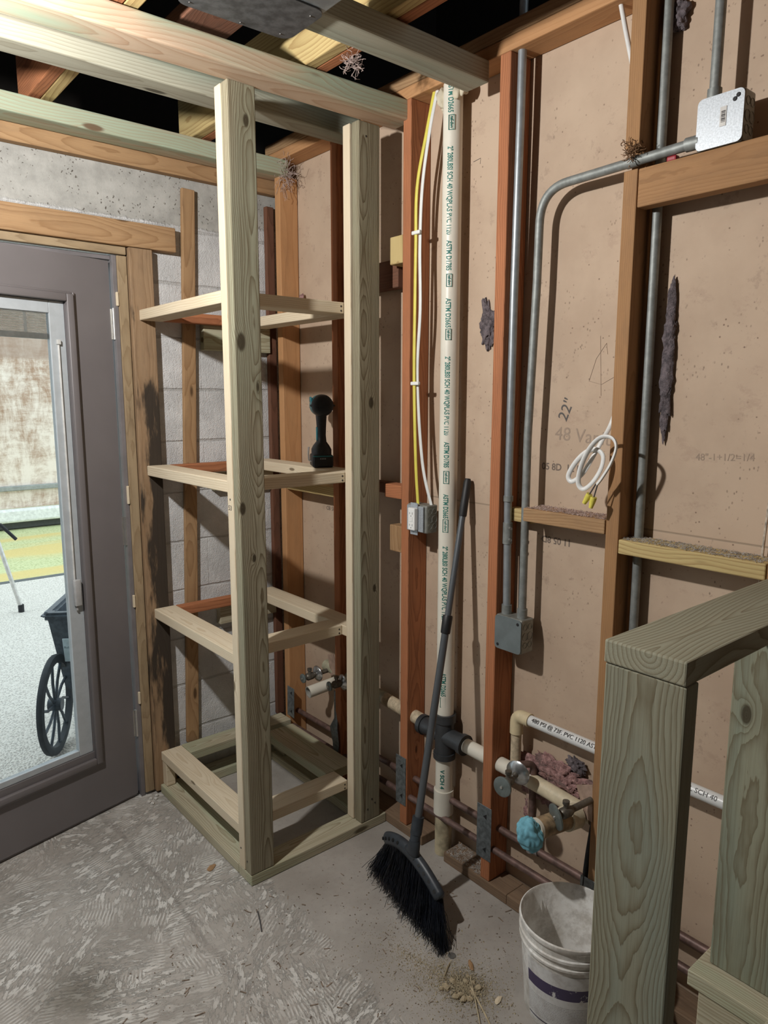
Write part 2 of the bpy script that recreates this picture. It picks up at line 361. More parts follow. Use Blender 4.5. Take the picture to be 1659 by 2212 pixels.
def drywall_mat():
    m, t, b = new_mat('drywall_paper'); o = ocoord(t); x, y, z = sep(t, o)[:3]
    col = mix(t, ramp(t, nz(t, o, 3.5, 5, .6), .3, .7), (.44, .325, .235), (.52, .395, .29))
    st = mth(t, 'MULTIPLY', ramp(t, nz(t, mapv(t, o, (1, 6, 9)), 1.3, 6, .75), .56, .66), .35)
    col = mix(t, st, col, (.36, .25, .185))
    sp = mth(t, 'SUBTRACT', 1., ramp(t, voro(t, o, 40.), .06, .115))
    col = mix(t, mth(t, 'MULTIPLY', mth(t, 'MULTIPLY', sp, ramp(t, nz(t, o, 6, 3), .36, .56)), .8), col, (.16, .10, .07))
    # streaked scuffs in the bay right of the tall stud
    sc = ramp(t, nz(t, mapv(t, vmth(t, 'ADD', o, mapv(t, comb(t, z, z, y), (0., .6, 0.))), (1, 38, 62)), 1., 6, .8), .60, .65)
    scm = ramp(t, nz(t, o, 4.2, 3), .48, .6)
    col = mix(t, mth(t, 'MULTIPLY', mth(t, 'MULTIPLY', sc, scm), .5), col, (.20, .13, .10))
    # dotted roller or splash rows
    dp_ = mth(t, 'SUBTRACT', 1., ramp(t, voro(t, mapv(t, o, (1, 1.3, .8)), 75.), .14, .26))
    dl_ = ramp(t, nz(t, mapv(t, vmth(t, 'ADD', o, comb(t, 0., mth(t, 'MULTIPLY', z, .5), 0.)), (1, 9, 3)), 1.5, 4, .7), .55, .62)
    col = mix(t, mth(t, 'MULTIPLY', mth(t, 'MULTIPLY', dp_, dl_), .75), col, (.20, .14, .10))
    blt = ramp(t, nz(t, o, 11, 6, .72), .60, .66)
    col = mix(t, mth(t, 'MULTIPLY', blt, .38), col, (.30, .215, .16))
    seam = mth(t, 'SUBTRACT', 1., ramp(t, mth(t, 'ABSOLUTE', mth(t, 'SUBTRACT', z, 1.272)), .001, .0035))
    col = mix(t, mth(t, 'MULTIPLY', seam, .6), col, (.22, .17, .12))
    t.links.new(col, b.inputs['Base Color']); b.inputs['Roughness'].default_value = .8
    h = mth(t, 'SUBTRACT', mth(t, 'ADD', mth(t, 'MULTIPLY', nz(t, o, 14, 4), .5), mth(t, 'MULTIPLY', nz(t, o, 300, 3), .08)), mth(t, 'MULTIPLY', seam, .6))
    bump(t, b, h, .35, .003)
    return m
M_floor = floor_mat(); M_block = block_mat(); M_dry = drywall_mat()
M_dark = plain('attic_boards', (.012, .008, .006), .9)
M_room = plain('room_wall_paint', (.09, .08, .07), .9)

# ---------------------------------------------------------------- structure
def st(o): o['kind'] = 'structure'; return o
bm = bmesh.new(); bm_box(bm, (-4.6, -5.2, -.12), (.013, .30, 0)); st(link_bm('floor', bm, M_floor))
bm = bmesh.new()
bm_box(bm, (-.703, .143, 0), (.30, .34, 2.553)); bm_box(bm, (-4.6, .143, 0), (-1.72, .34, 2.553)); bm_box(bm, (-1.72, .143, 2.16), (-.703, .34, 2.553))
st(link_bm('wall_left', bm, M_block))
bm = bmesh.new(); bm_box(bm, (0, -5.2, 0), (.013, .143, 2.632)); wall_r = st(link_bm('wall_right', bm, M_dry))
bm = bmesh.new(); bm_box(bm, (-4.6, -5.3, 0), (.013, -5.2, 4.2)); st(link_bm('wall_back', bm, M_room))
bm = bmesh.new(); bm_box(bm, (-4.7, -5.3, 0), (-4.6, .34, 4.2)); st(link_bm('wall_far', bm, M_room))
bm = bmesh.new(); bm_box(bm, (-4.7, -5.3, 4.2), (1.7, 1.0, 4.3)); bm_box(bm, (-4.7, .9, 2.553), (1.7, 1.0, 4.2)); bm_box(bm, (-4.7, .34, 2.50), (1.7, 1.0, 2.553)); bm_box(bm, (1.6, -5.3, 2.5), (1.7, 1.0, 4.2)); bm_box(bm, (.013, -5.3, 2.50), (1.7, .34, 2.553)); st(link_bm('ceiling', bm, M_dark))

# ---------------------------------------------------------------- wall framing, right wall
XF = -.0889; S = .0381; TP = 2.555
def stud(y1, mat, label, z0=S, z1=TP, x0=XF, x1=-.0012, h=S):
    o = board('wall_stud', (x0, y1-h, z0), (x1, y1, z1), mat)
    return tag(o, label, 'stud', 'studs of the right wall')
s_corner = board('corner_stud', (XF, .034, .04), (-.002, .072, 2.50), fir_orange)
tag(s_corner, 'pale orange old stud standing in the corner next to the block wall', 'stud')
s_a = stud(-.316, fir_red, 'narrow reddish wall stud behind the wooden shelf frame, right of the cordless drill')
s_b = stud(-.722, fir_red, 'reddish wall stud carrying the white outlet box, left of the tall white pipe')
s_c = stud(-1.130, fir_red, 'reddish wall stud right of the tall white pipe, grey junction box at its side')
y1_ = -1.537; zc_ = (S+TP)/2; hl = (TP-S)/2; xc_ = (XF-.0012)/2; wx = (-.0012-XF)/2
bm = bmesh.new()
bm_box(bm, (-hl, -wx, -S/2), (2.158-zc_, wx, S/2), .003, 2); bm_box(bm, (2.206-zc_, -wx, -S/2), (hl, wx, S/2), .003, 2)
bm_box(bm, (2.157-zc_, -wx+.034, -S/2+.0005), (2.207-zc_, wx-.0005, S/2-.0005))
s_d = link_bm('wall_stud', bm, fir_tan, None, Matrix(((0, 1, 0, xc_), (0, 0, 1, y1_-S/2), (1, 0, 0, zc_), (0, 0, 0, 1))))
tag(s_d, 'tan wall stud with the coiled white cable in front of it, notched for the conduit', 'stud', 'studs of the right wall')
s_e = stud(-1.945, fir_tan, 'tan wall stud at the far right edge behind the low lumber frame')
# strips on the block wall
o = board('furring_strip', (-.103, .118, .17), (-.066, .141, 2.395), fir_dark); tag(o, 'dark brown nailed strip on the block wall beside the corner stud', 'wood strip')
o = board('furring_strip', (-.505, .122, .17), (-.452, .141, 2.405), fir_brown, extra=None); tag(o, 'light brown vertical strip on the block wall right of the door header', 'wood strip')
o.matrix_basis = Matrix.Translation((-.505, .13, 1.3)) @ Matrix.Rotation(.034, 4, 'Y') @ Matrix.Translation((.505, -.13, -1.3)) @ o.matrix_basis
# top plate
o = board('top_plate', (XF, -5.0, TP), (-.0015, .14, TP+S), fir_orange); tag(o, 'old orange-brown top plate running along the head of the right wall studs', 'top plate')
o = board('top_plate', (XF, -5.0, TP+S+.001), (-.0015, .14, TP+2*S+.001), fir_brown); tag(o, 'upper brown plate lying on top of the first wall plate', 'top plate')
# sole plate in pieces
sp_lab = [(-.10, -.782, 'dusty floor plate piece under the reddish stud beside the shelf frame, ending at the pipe', -.56),
          (0, 0, '', 0)]
def plate(y0, y1, lab): return tag(board('floor_plate', (XF-.001, y1, .0005), (-.003, y0, S-.001), plate_wood), lab, 'floor plate', 'floor plates of the right wall')
plate(.02, -.845, 'dusty floor plate from the corner to the foot of the white pipe')
plate(-.958, -1.245, 'dusty floor plate under the reddish stud with the steel nail plate, beside the broom')
plate(-1.2455, -2.6, 'worn floor plate running behind the white bucket to the right')
# blocking and header
def block(lo, hi, mat, lab, name='blocking'): return tag(board(name, lo, hi, mat), lab, 'wood block')
block((XF-.001, -1.5345, 1.258), (-.004, -1.262, 1.297), fir_brown, 'dusty horizontal wood block left of the tan stud, with a large knot')
block((-.048, -1.2605, 1.244), (-.003, -1.170, 1.284), yellow_pine, 'short yellowish block end behind the bent conduit')
block((XF-.001, -1.943, 1.214), (-.004, -1.577, 1.252), yellow_pine, 'dusty horizontal wood block right of the tan stud')
block((XF, -2.7, 2.067), (XF+S, -1.577, 2.156), fir_tan, 'large tan header board under the upper square steel box', 'header_board')
block((XF+.002, -.7205, 2.058), (-.03, -.655, 2.148), yellow_pine, 'short yellow pine block against the top of the reddish stud left of the white pipe')
block((-.05, -.655, 1.99), (-.012, -.356, 2.085), fir_dark, 'dark board high between two studs behind the shelf frame')
block((XF+.001, -.7205, 1.262), (-.03, -.629, 1.31), fir_red, 'small reddish block beside the outlet stud at mid height')
block((-.06, -.629, 1.27), (-.02, -.356, 1.31), fir_dark, 'dark horizontal block behind the right shelf post')
block((XF+.004, -.7205, 1.07), (-.04, -.655, 1.165), fir_brown, 'square brown block left of the outlet stud, below the outlet box')
block((-.083, -.3145, 1.225), (-.03, .033, 1.264), yellow_pine, 'yellow-green horizontal block below the cordless drill shelf')
def lint(x0, x1, y0, y1, z, n, mat, lab, seed):
    R = random.Random(seed); bm = bmesh.new()
    for i in range(n):
        c = V((R.uniform(x0, x1), R.uniform(y0, y1), z)); a = R.uniform(0, 3.1); L = R.uniform(.002, .007)
        d = V((math.cos(a), math.sin(a), 0))*L; k = V((R.uniform(-1, 1), R.uniform(-1, 1), 0))*.002
        sweep(bm, [c-d, c+k+V((0, 0, R.uniform(.0005, .004))), c+d], .0005, 3, False)
    return tag(link_bm('lint', bm, mat), lab, 'dust', None, 'stuff')
M_lint = plain('pinkish_lint', (.46, .35, .31), .95, 0, .4, 60)
lint(-.086, -.010, -1.53, -1.27, 1.2975, 800, M_lint, 'pinkish dust and lint lying on the wood block left of the tan stud', 1)
lint(-.086, -.010, -1.93, -1.58, 1.2525, 700, plain('grey_lint', (.40, .385, .37), .95, 0, .4, 60), 'grey dust and lint lying on the wood block right of the tan stud', 2)
lint(-.086, -.010, -1.12, -.965, .0378, 500, plain('pale_dust', (.45, .42, .38), .95, 0, .4, 60), 'pale dust on the floor plate behind the broom', 3)
tag(box('wire_nut', (-.078, -1.665, 2.1565), (-.06, -1.64, 2.170), plain('red_plastic', (.30, .02, .03), .5), None, .004), 'small red wire nut lying on the header below the conduit', 'wire nut')
# door framing
o = board('door_post', (-.692, .105, .01), (-.603, .1425, 2.156), jamb_wood); tag(o, 'old brown post beside the door with black stains', 'post'); jamb = o
o = board('door_trim', (-.731, .122, .012), (-.6945, .1425, 2.125), trim_wood); tag(o, 'narrow weathered wood strip between the door hinges and the stained post', 'wood trim')
o = board('door_header', (-1.9, .105, 2.158), (-.508, .1425, 2.247), fir_brown); tag(o, 'brown wooden header board above the grey door', 'header board')
o = board('door_header_strip', (-1.75, .118, 2.128), (-.697, .142, 2.156), trim_wood); tag(o, 'thin splintered wood strip just under the door header', 'wood trim')
o = board('ceiling_ledger', (-2.6, .107, 2.44), (-.056, .142, 2.532), fir_brown); tag(o, 'old brown ledger board fixed along the top of the block wall', 'ledger board')
# ceiling beams (flat boards running to the right wall)
def beam(p0, p1, w, h, mat, lab):
    p0 = V(p0); p1 = V(p1); L = (p1-p0).length; a = math.atan2(p1.y-p0.y, p1.x-p0.x)
    bm = bmesh.new(); bm_box(bm, (-L/2, -w/2, -h/2), (L/2, w/2, h/2), .005, 2)
    w_ = Matrix.Translation((p0+p1)/2) @ Matrix.Rotation(a, 4, 'Z')
    return tag(link_bm('ceiling_beam', bm, mat, None, w_), lab, 'beam', 'new ceiling beams')
beam((-2.9, -.605, 2.525), (-.062, -.694, 2.525), .098, .061, pine_pink, 'new front ceiling beam resting over the two shelf posts')
beam((-2.9, -.43, 2.545), (-.095, -.459, 2.545), .089, .10, pine_grey, 'second new ceiling beam, just behind the front one')
beam((-2.9, .052, 2.5235), (-.063, .052, 2.5235), .10, .059, pine_pink, 'new ceiling beam fixed above the old ledger on the block wall')
beam((-.74, -1.049, 2.524), (-.091, -1.049, 2.524), .089, .059, pine_grey, 'short dark ceiling beam above the tall white pipe')
def joist(x0, x1, y0, y1, mat, lab, z0=2.5625, z1=2.735): return tag(board('ceiling_joist', (x0, y0, z0), (x1, y1, z1), mat), lab, 'joist', 'joists above the beams')
joist(-1.020, -.982, -4.9, .14, fir_red, 'old reddish joist at the upper left, above the beams')
joist(-.981, -.943, -2.4, .14, yellow_pine, 'new pale joist doubled against the old reddish joist at the upper left')
joist(-.462, -.424, -2.4, .14, yellow_pine, 'new yellow pine joist above the beams, left of the white pipe')
joist(-.423, -.385, -4.9, .14, fir_red, 'old reddish joist doubled with the yellow pine joist near the white pipe')
joist(-1.56, -1.52, -4.9, .14, fir_red, 'old joist beyond the upper left corner')
o = board('joist_stub', (-.81, -.86, 2.6), (-.665, -.55, 2.64), fir_dark, ax=1); tag(o, 'dark old board end hanging between the joists beside the steel plate', 'board')

# ---------------------------------------------------------------- closet shelf frame
cf = empty('shelf_frame', (-.40, -.27, 0), 'tall new lumber shelf frame of two doubled posts and four rectangular levels', 'shelf frame')
PX = (-.676, -.587); QX = (-.211, -.122)
post = board('post_board', (PX[0], -.644, S+.001), (PX[1], -.6065, 2.4945), pine_hero, cf, flip=True)
p2_ = board('post_board', (PX[0]-.001, -.604, S+.001), (PX[1], -.566, 2.4945), pine_white, cf); p2_['label'] = 'pale untreated board behind the left front post'
board('post_board', (QX[0], -.644, S+.001), (QX[1], -.6065, 2.4945), pine_hero2, cf, flip=True)
p2_ = board('post_board', (QX[0]-.004, -.601, S+.001), (QX[1], -.563, 2.4945), pine_white, cf); p2_['label'] = 'pale untreated board behind the right front post'
LV = [(1.897, 'upper'), (1.3165, 'middle'), (.747, 'lower')]
for z, nm in LV:
    z1 = z+S
    board('shelf_rail', (-.665, -.565, z), (-.577, .1045, z1), pine_white, cf)
    board('shelf_rail', (-.2115, -.562, z), (-.123, .1045, z1), pine_white, cf)
    board('shelf_rail', (-.5765, -.535 if z < 1 else -.562, z), (-.212, -.447 if z < 1 else -.474, z1), pine_white, cf)
    board('shelf_rail', (-.5765, .066, z), (-.212, .104, z1), fir_red, cf)['label'] = 'old reddish back rail'
z = .142
board('base_rail', (-.667, -.565, z), (-.579, .1045, z+S), pine_white, cf)
board('base_rail', (-.5785, -.562, z), (-.212, -.474, z+S), pine_white, cf)
board('base_rail', (-.25, -.4735, z), (-.112, -.02, z+S), pine_treated, cf)
board('base_rail', (-.5785, .016, z+.002), (-.095, .1045, z+S+.002), pine_treated, cf)
board('base_block', (-.664, .066, S+.001), (-.626, .104, z-.001), pine_white, cf, ax=0)
board('base_block', (-.16, -.02, S+.001), (-.122, .068, z-.001), pine_treated, cf, ax=1)
board('base_plate', (-.676, -.5555, .001), (-.587, .1042, S), pine_treated, cf)
board('base_plate', (-.676, -.645, .001), (-.0905, -.556, S), pine_treated, cf)
board('base_plate', (-.5865, .05, .001), (-.0905, .139, S), pine_treated, cf)
board('base_plate', (-.18, -.5555, .001), (-.0905, .0495, S), pine_treated, cf)
for lo, hi in (((-.408, .106, 1.80), (-.1035, .1415, 1.915)), ((-.385, .106, 1.235), (-.1035, .1415, 1.31)), ((-.38, .106, .66), (-.1035, .1415, .745))):
    board('backing_board', lo, hi, pine_treated, cf)
M_screw = plain('screw_steel', (.08, .075, .07), .5, .6)
def screw(p, d, parent, r=.0035):
    lathe('screw', [(0, -.002), (r, -.002), (r, .0006), (r*.5, .001), (0, .0002)], M_screw, parent, align(p, d), 10, 60)
for z, nm in LV + [(.142, '')]:
    for zz in (.012, .027): screw((-.225, -.535 if .7 < z < 1 else -.562, z+zz-.003), (0, -1, 0), cf)
for p in ((-.18, -.644, .085), (-.145, -.644, .10), (-.16, -.644, .12), (-.18, -.644, 2.45)): screw(p, (0, -1, 0), cf)
for p in ((-.676, -.62, .08), (-.677, -.58, .11), (-.677, -.585, 1.30)): screw(p, (-1, 0, 0), cf)
M_pencil = plain('pencil_mark', (.10, .09, .085), .8)
text_mesh('pencil_number', '53', .022, frame((-.6775, -.572, 1.266), (0, -1, 0), (0, 0, 1)), M_pencil, cf)

# ---------------------------------------------------------------- low frame at the right
lf = empty('half_wall_frame', (-.40, -2.03, 0), 'low greenish treated lumber frame with flat cap in the right foreground', 'lumber frame')
board('post', (-.73, -2.098, .001), (-.692, -1.959, 1.1875), pine_newel, lf, flip=True)
board('cap_board', (-.732, -2.097, 1.188), (-.003, -1.957, 1.227), wood('cap_wood', (.33, .31, .225), (.15, .115, .065), tint=(.28, .29, .22), tamt=.5, freq=120, gs=1.0, rk=.5, coarse=.03, pith=.02), lf)
board('post', (-.245, -2.097, .361), (-.207, -1.957, 1.1875), wood('treated_pine_knotty', (.30, .30, .215), (.13, .10, .055), tint=(.255, .29, .225), tamt=.8, freq=260, gs=.9, rk=.15, coarse=.02, pith=.10, streak=.3, knots=((.19, -.036, -.019, .012),)), lf)
board('seat_board', (-.300, -2.75, .322), (-.161, -1.935, .360), pine_treated, lf)
board('seat_board', (-.1595, -2.75, .322), (-.02, -1.935, .360), pine_treated, lf)
board('seat_support', (-.296, -2.70, .18), (-.258, -1.96, .321), pine_treated, lf)
board('seat_leg', (-.257, -2.05, .001), (-.168, -2.012, .321), pine_treated, lf)
board('side_block', (-.46, -2.36, .34), (-.301, -2.13, .43), pine_treated, lf, ax=1)

# ---------------------------------------------------------------- door, ajar, hinged at the right
M_door = plain('door_paint', (.165, .150, .152), .42, 0, .06, 3)
M_frame = plain('door_frame_paint', (.17, .155, .158), .5, 0, .12, 12, .1)
M_nickel = plain('satin_nickel', (.55, .54, .52), .35, .9, .08)
M_vinyl = plain('glass_frame_vinyl', (.42, .45, .47), .45, 0, .05)
M_black = plain('black_rubber', (.012, .012, .014), .7)
ang = math.radians(12.7); cu_, su_ = math.cos(ang), math.sin(ang)
D = frame((-.757, .14, 0), (-cu_, -su_, 0), (su_, -cu_, 0))
def dbox(bm, u0, u1, z0, z1, y0, y1, bev=0): bm_box(bm, (u0, y0, z0), (u1, y1, z1), bev, 2)
bm = bmesh.new(); DZ0, DZ1 = .014, 2.104; G = (.176, .738, .268, 1.944)
for a in ((0, G[0], DZ0, DZ1), (G[1], .914, DZ0, DZ1), (G[0], G[1], DZ0, G[2]), (G[0], G[1], G[3], DZ1)): dbox(bm, *a, -.045, 0)
dbox(bm, .001, .913, DZ0-.012, DZ0, -.035, -.008)
door = st(link_bm('door_1', bm, M_door, None, D))
bm = bmesh.new()
for (o_, i_, h) in ((.142, .152, .010), (.150, .176, .017)):
    a = (o_, .914-o_, .21+(o_-.142), 1.977-(o_-.142)); b_ = (i_, .914-i_, .21+(i_-.142), 1.977-(i_-.142))
    for q in ((a[0], b_[0], a[2], a[3]), (b_[1], a[1], a[2], a[3]), (b_[0], b_[1], a[2], b_[2]), (b_[0], b_[1], b_[3], a[3])): dbox(bm, *q, 0, h, .0035)
link_bm('glass_moulding', bm, M_door, door, D, 50)
bm = bmesh.new(); gi = (.232, .682, .292, 1.900)
for q in ((.177, gi[0], .269, 1.943), (gi[1], .737, .269, 1.943), (gi[0], gi[1], .269, gi[2]), (gi[0], gi[1], gi[3], 1.943)): dbox(bm, *q, -.03, -.006, .002)
link_bm('glass_frame', bm, M_vinyl, door, D)
m, t, b = new_mat('door_glass'); b.inputs['Base Color'].default_value = (.97, .99, .98, 1); b.inputs['Roughness'].default_value = .0
b.inputs['Transmission Weight'].default_value = 1; b.inputs['IOR'].default_value = 1.02; b.inputs['Specular IOR Level'].default_value = .5
bm = bmesh.new(); dbox(bm, gi[0]-.004, gi[1]+.004, gi[2]-.004, gi[3]+.004, -.017, -.012); link_bm('glass_pane', bm, m, door, D)
bm = bmesh.new()
for k in range(16): dbox(bm, gi[0]+.003, gi[1]-.003, 1.834+k*.0042, 1.8352+k*.0042, -.028-.004*(k % 2), -.018)
dbox(bm, gi[0]+.002, gi[1]-.002, 1.812, 1.832, -.032, -.018, .002)
bl = link_bm('raised_blind', bm, plain('blind_slats', (.42, .44, .45), .5), door, D)
bm = bmesh.new()
for u0 in (.305, .60): dbox(bm, u0, u0+.010, 1.832, 1.902, -.0185, -.0172)
link_bm('ladder_tape', bm, plain('blind_tape', (.7, .74, .76), .8), bl, D)
bm = bmesh.new(); dbox(bm, .205, .2105, .90, 1.80, -.006, .002, .002); dbox(bm, .201, .214, 1.795, 1.812, -.006, .006, .002)
tr = link_bm('blind_track', bm, plain('white_plastic_grey', (.60, .60, .58), .5), door, D)
bm = bmesh.new(); dbox(bm, .190, .216, .855, .955, -.004, .013, .004); dbox(bm, .203, .210, .838, .856, -.002, .006, .002)
link_bm('blind_slider', bm, plain('slider_plastic', (.42, .42, .42), .5), door, D, 50)
for z0 in (1.825, 1.05, .262):
    bm = bmesh.new(); dbox(bm, -.006, .004, z0, z0+.11, -.001, .0018, .0005)
    h = link_bm('hinge', bm, M_nickel, door, D)
    tube('hinge_knuckle', [D @ V((-.0075, .006, z0)), D @ V((-.0075, .006, z0+.112))], .0065, M_nickel, h, 14)
bm = bmesh.new(); bm_box(bm, (-.7475, .127, 0), (-.7315, .30, 2.125), .001); bm_box(bm, (-1.72, .146, 2.110), (-.7475, .30, 2.125), .001); bm_box(bm, (-1.72, .146, 0), (-1.70, .30, 2.11))
st(link_bm('door_1_frame', bm, M_frame))
bm = bmesh.new(); bm_box(bm, (-1.70, .16, .0005), (-.748, .33, .012), .002); st(link_bm('door_1_threshold', bm, M_black))
# splintered wood shim beside the hinge
bm = bmesh.new()
for z0, h in ((1.945, .05), (1.21, .07), (.80, .05), (.40, .05)):
    bm_box(bm, (-.741, .118, z0), (-.732, .130, z0+h), .002, 1)
o = link_bm('wood_shim', bm, pine_white, None); tag(o, 'broken pale wood shims stuck in the dark gap beside the door frame', 'wood shim', None, 'stuff')

# ---------------------------------------------------------------- outside
def ground(name, col1, col2, sc, bs, yel=None):
    m, t, b = new_mat(name); o = ocoord(t)
    v = voro(t, o, sc); f = nz(t, o, sc*.5, 4, .7)
    c = mix(t, ramp(t, mth(t, 'ADD', v, mth(t, 'MULTIPLY', f, .5)), .25, .85), col1, col2)
    if yel: c = mix(t, ramp(t, nz(t, mapv(t, o, (.3, 1.6, 1)), 1., 4), .45, .6), c, yel)
    t.links.new(c, b.inputs['Base Color']); b.inputs['Roughness'].default_value = .9
    bump(t, b, v, bs, .01); return m
bm = bmesh.new(); bm_box(bm, (-6, .30, -.2), (8, 4.42, -.05)); st(link_bm('patio', bm, ground('pebbled_concrete', (.30, .27, .24), (.66, .62, .56), 85, .6)))
bm = bmesh.new(); bm_box(bm, (-6, 4.5, -.2), (14, 20, -.07)); st(link_bm('lawn', bm, ground('lawn_grass', (.30, .34, .14), (.55, .58, .32), 40, .8, (.62, .50, .20))))
box('patio_edge', (-6, 4.42, -.2), (8, 4.5, -.045), plain('patio_edge_steel', (.10, .11, .11), .7), None, .005)['kind'] = 'structure'
tl = empty('parked_trailer', (.9, 7.6, -.07), 'weathered brown trailer side with white lower panel, seen outside through the door glass', 'trailer')
m, t, b = new_mat('weathered_panel'); o = ocoord(t)
f = mth(t, 'ADD', mth(t, 'MULTIPLY', nz(t, mapv(t, o, (3.2, 1, 1.1)), 1.6, 10, .78, .5), .6), mth(t, 'MULTIPLY', nz(t, mapv(t, o, (1.2, 1, 5)), 2, 9, .8, .3), .4)); zz = sep(t, o)[2]
c = mix(t, ramp(t, mth(t, 'ADD', f, mth(t, 'MULTIPLY', ramp(t, zz, .3, -.9), .06)), .40, .62), (.34, .20, .125), (.78, .68, .60))
c = mix(t, mth(t, 'MULTIPLY', ramp(t, zz, .50, .58), .75), c, (.34, .235, .18))
t.links.new(c, b.inputs['Base Color']); b.inputs['Roughness'].default_value = .7
box('side_panel', (-3, 7.40, .21), (5, 7.46, 2.9), m, tl, .01)
box('rub_rail', (-3, 7.36, .435), (5, 7.40, .50), plain('dull_steel', (.30, .31, .30), .5, .3), tl, .01)
box('lower_panel', (-3, 7.33, .03), (5, 7.45, .205), plain('white_fender', (.75, .75, .73), .4), tl, .03)
box('under_frame', (-3, 7.42, -.06), (5, 7.6, .03), plain('dark_steel', (.06, .06, .06), .7), tl, .01)
# garden cart with big wheels
M_tub = plain('cart_plastic', (.055, .07, .085), .45, 0, .35, 40)
az = math.radians(58); ca, sa = math.cos(az), math.sin(az)
ct = empty('garden_cart', (-.65, 1.05, -.05), 'dark plastic garden cart with big spoked wheels outside behind the door glass', 'cart', None)
K = frame((-.885, .95, 0), (ca, sa, 0), (-sa, ca, 0))   # x into the tub, y to the left
def loft_box(name, rings, mat, parent, world):
    bm = bmesh.new(); R = []
    for (x0, x1, y0, y1, z) in rings: R.append([bm.verts.new(p) for p in ((x0, y0, z), (x1, y0, z), (x1, y1, z), (x0, y1, z))])
    for a, b_ in zip(R, R[1:]):
        for k in range(4): bm.faces.new((a[k], a[(k+1) % 4], b_[(k+1) % 4], b_[k]))
    bm.faces.new(R[0][::-1]); bm.faces.new(R[-1]); bmesh.ops.recalc_face_normals(bm, faces=bm.faces)
    bmesh.ops.bevel(bm, geom=list(bm.edges), offset=.012, segments=2, affect='EDGES')
    return link_bm(name, bm, mat, parent, world, 50)
loft_box('tub', [(.10, .55, -.45, -.06, .18), (.03, .66, -.52, -.02, .57), (0, .70, -.55, .0, .575), (0, .70, -.55, .0, .605), (.05, .65, -.50, -.05, .605), (.12, .55, -.45, -.1, .24)], M_tub, ct, K)
bx = box('maker_label', (-.002, -.22, .40), (.002, -.12, .52), plain('label_pale', (.45, .55, .58), .6), ct, .001, 1, K @ Matrix.Translation((.026, 0, 0)) @ Matrix.Rotation(-.18, 4, 'Y') @ Matrix.Translation((-.02, 0, 0)))
text_mesh('label_text', 'Rubbermaid', .016, WM[bx] @ Matrix(((0, 0, -1, -.0022), (-1, 0, 0, .046), (0, 1, 0, .01), (0, 0, 0, 1))), plain('label_ink', (.08, .12, .14), .6), bx)
def wheel(loc):
    w = Matrix.Translation(loc) @ Matrix.Rotation(az, 4, 'Z') @ Matrix.Rotation(-math.pi/2, 4, 'X')
    tr_ = lathe('wheel', [(.215, -.018), (.232, -.012), (.235, 0), (.232, .012), (.215, .018), (.196, .012), (.196, -.012)], plain('tyre', (.04, .045, .05), .8), ct, w, 40, 50, True)
    bm = bmesh.new(); sweep(bm, [(0, 0, -.03), (0, 0, .03)], .03, 16)
    for k in range(10):
        a = 2*math.pi*k/10; d = V((math.cos(a), math.sin(a), 0)); e = V((math.cos(a+.25), math.sin(a+.25), 0))
        sweep(bm, [d*.025, (d+e)*.5*.11, e*.2], .007, 6)
    link_bm('spokes', bm, M_tub, tr_, w, 50)
wheel((-.868, .852, .185)); wheel((-.868+.5*sa, .852-.5*ca, .185))
tube('handle', [K @ V((.69, -.45, .55)), K @ V((1.15, -.45, .85)), K @ V((1.15, -.1, .85)), K @ V((.69, -.1, .55))], .014, M_tub, ct)
tp = empty('tripod', (-.6, 3.45, -.05), 'light metal tripod stand with black feet on the patio, outside behind the glass', 'tripod')
M_alu = plain('aluminium_leg', (.60, .58, .55), .35, .5)
for a, b_ in (((-.60, 3.4, .72), (-.434, 3.4, -.02)), ((-.62, 3.42, .72), (-.95, 3.2, -.02)), ((-.60, 3.46, .72), (-.56, 3.8, -.02))):
    lg = tube('leg', [a, b_], .016, M_alu, tp); tube('foot', [V(b_)+V((0, 0, .03)), V(b_)+V((0, 0, -.03))], .022, M_black, lg)
tube('centre_post', [(-.61, 3.43, .68), (-.61, 3.43, 1.4)], .02, M_black, tp); tube('brace', [(-.535, 3.4, .66), (-.43, 3.4, .53)], .013, M_black, tp)

# ---------------------------------------------------------------- plumbing
M_pvc = plain('white_pvc', (.70, .665, .57), .4, 0, .05, 8); M_pvc_old = plain('yellowed_pvc', (.52, .43, .30), .5, 0, .25, 60, .1)
M_pvc_w = plain('bright_pvc', (.68, .69, .68), .35, 0, .04, 8)
M_abs = plain('dark_grey_fitting', (.035, .038, .042), .4); M_cop = plain('tarnished_copper', (.16, .10, .085), .5, .35, .3, 40)
M_copg = plain('greyed_copper', (.24, .22, .215), .5, .3, .25, 30)
M_green = plain('green_ink', (.02, .16, .13), .6); M_ink = plain('black_ink', (.05, .045, .045), .7)
vp = empty('vent_pipe', (-.05, -.915, 0), 'tall white plastic vent pipe with green printing and dark grey cross fitting', 'pipe')
VX = -.052
main = tube('pipe', [(VX, -.917, .50), (VX, -.911, 2.60)], .0302, M_pvc, vp, 40)
lowp = tube('pipe', [(VX, -.917, .24), (VX, -.917, .46)], .0302, M_pvc, vp, 40)
stub_ = tube('pipe', [(VX, -.918, .001), (VX, -.917, .17)], .030, pine_treated and plain('stained_pvc', (.42, .36, .24), .6, 0, .3, 25), vp, 32)
tube('coupling', [(VX, -.917, .155), (VX, -.917, .245)], .0352, M_pvc, vp, 40)
fit = tube('cross_fitting', [(VX, -.917, .365), (VX, -.917, .385), (VX, -.917, .3855), (VX, -.917, .50), (VX, -.917, .5005), (VX, -.917, .53)], [.039, .039, .034, .034, .039, .039], M_abs, vp, 40)
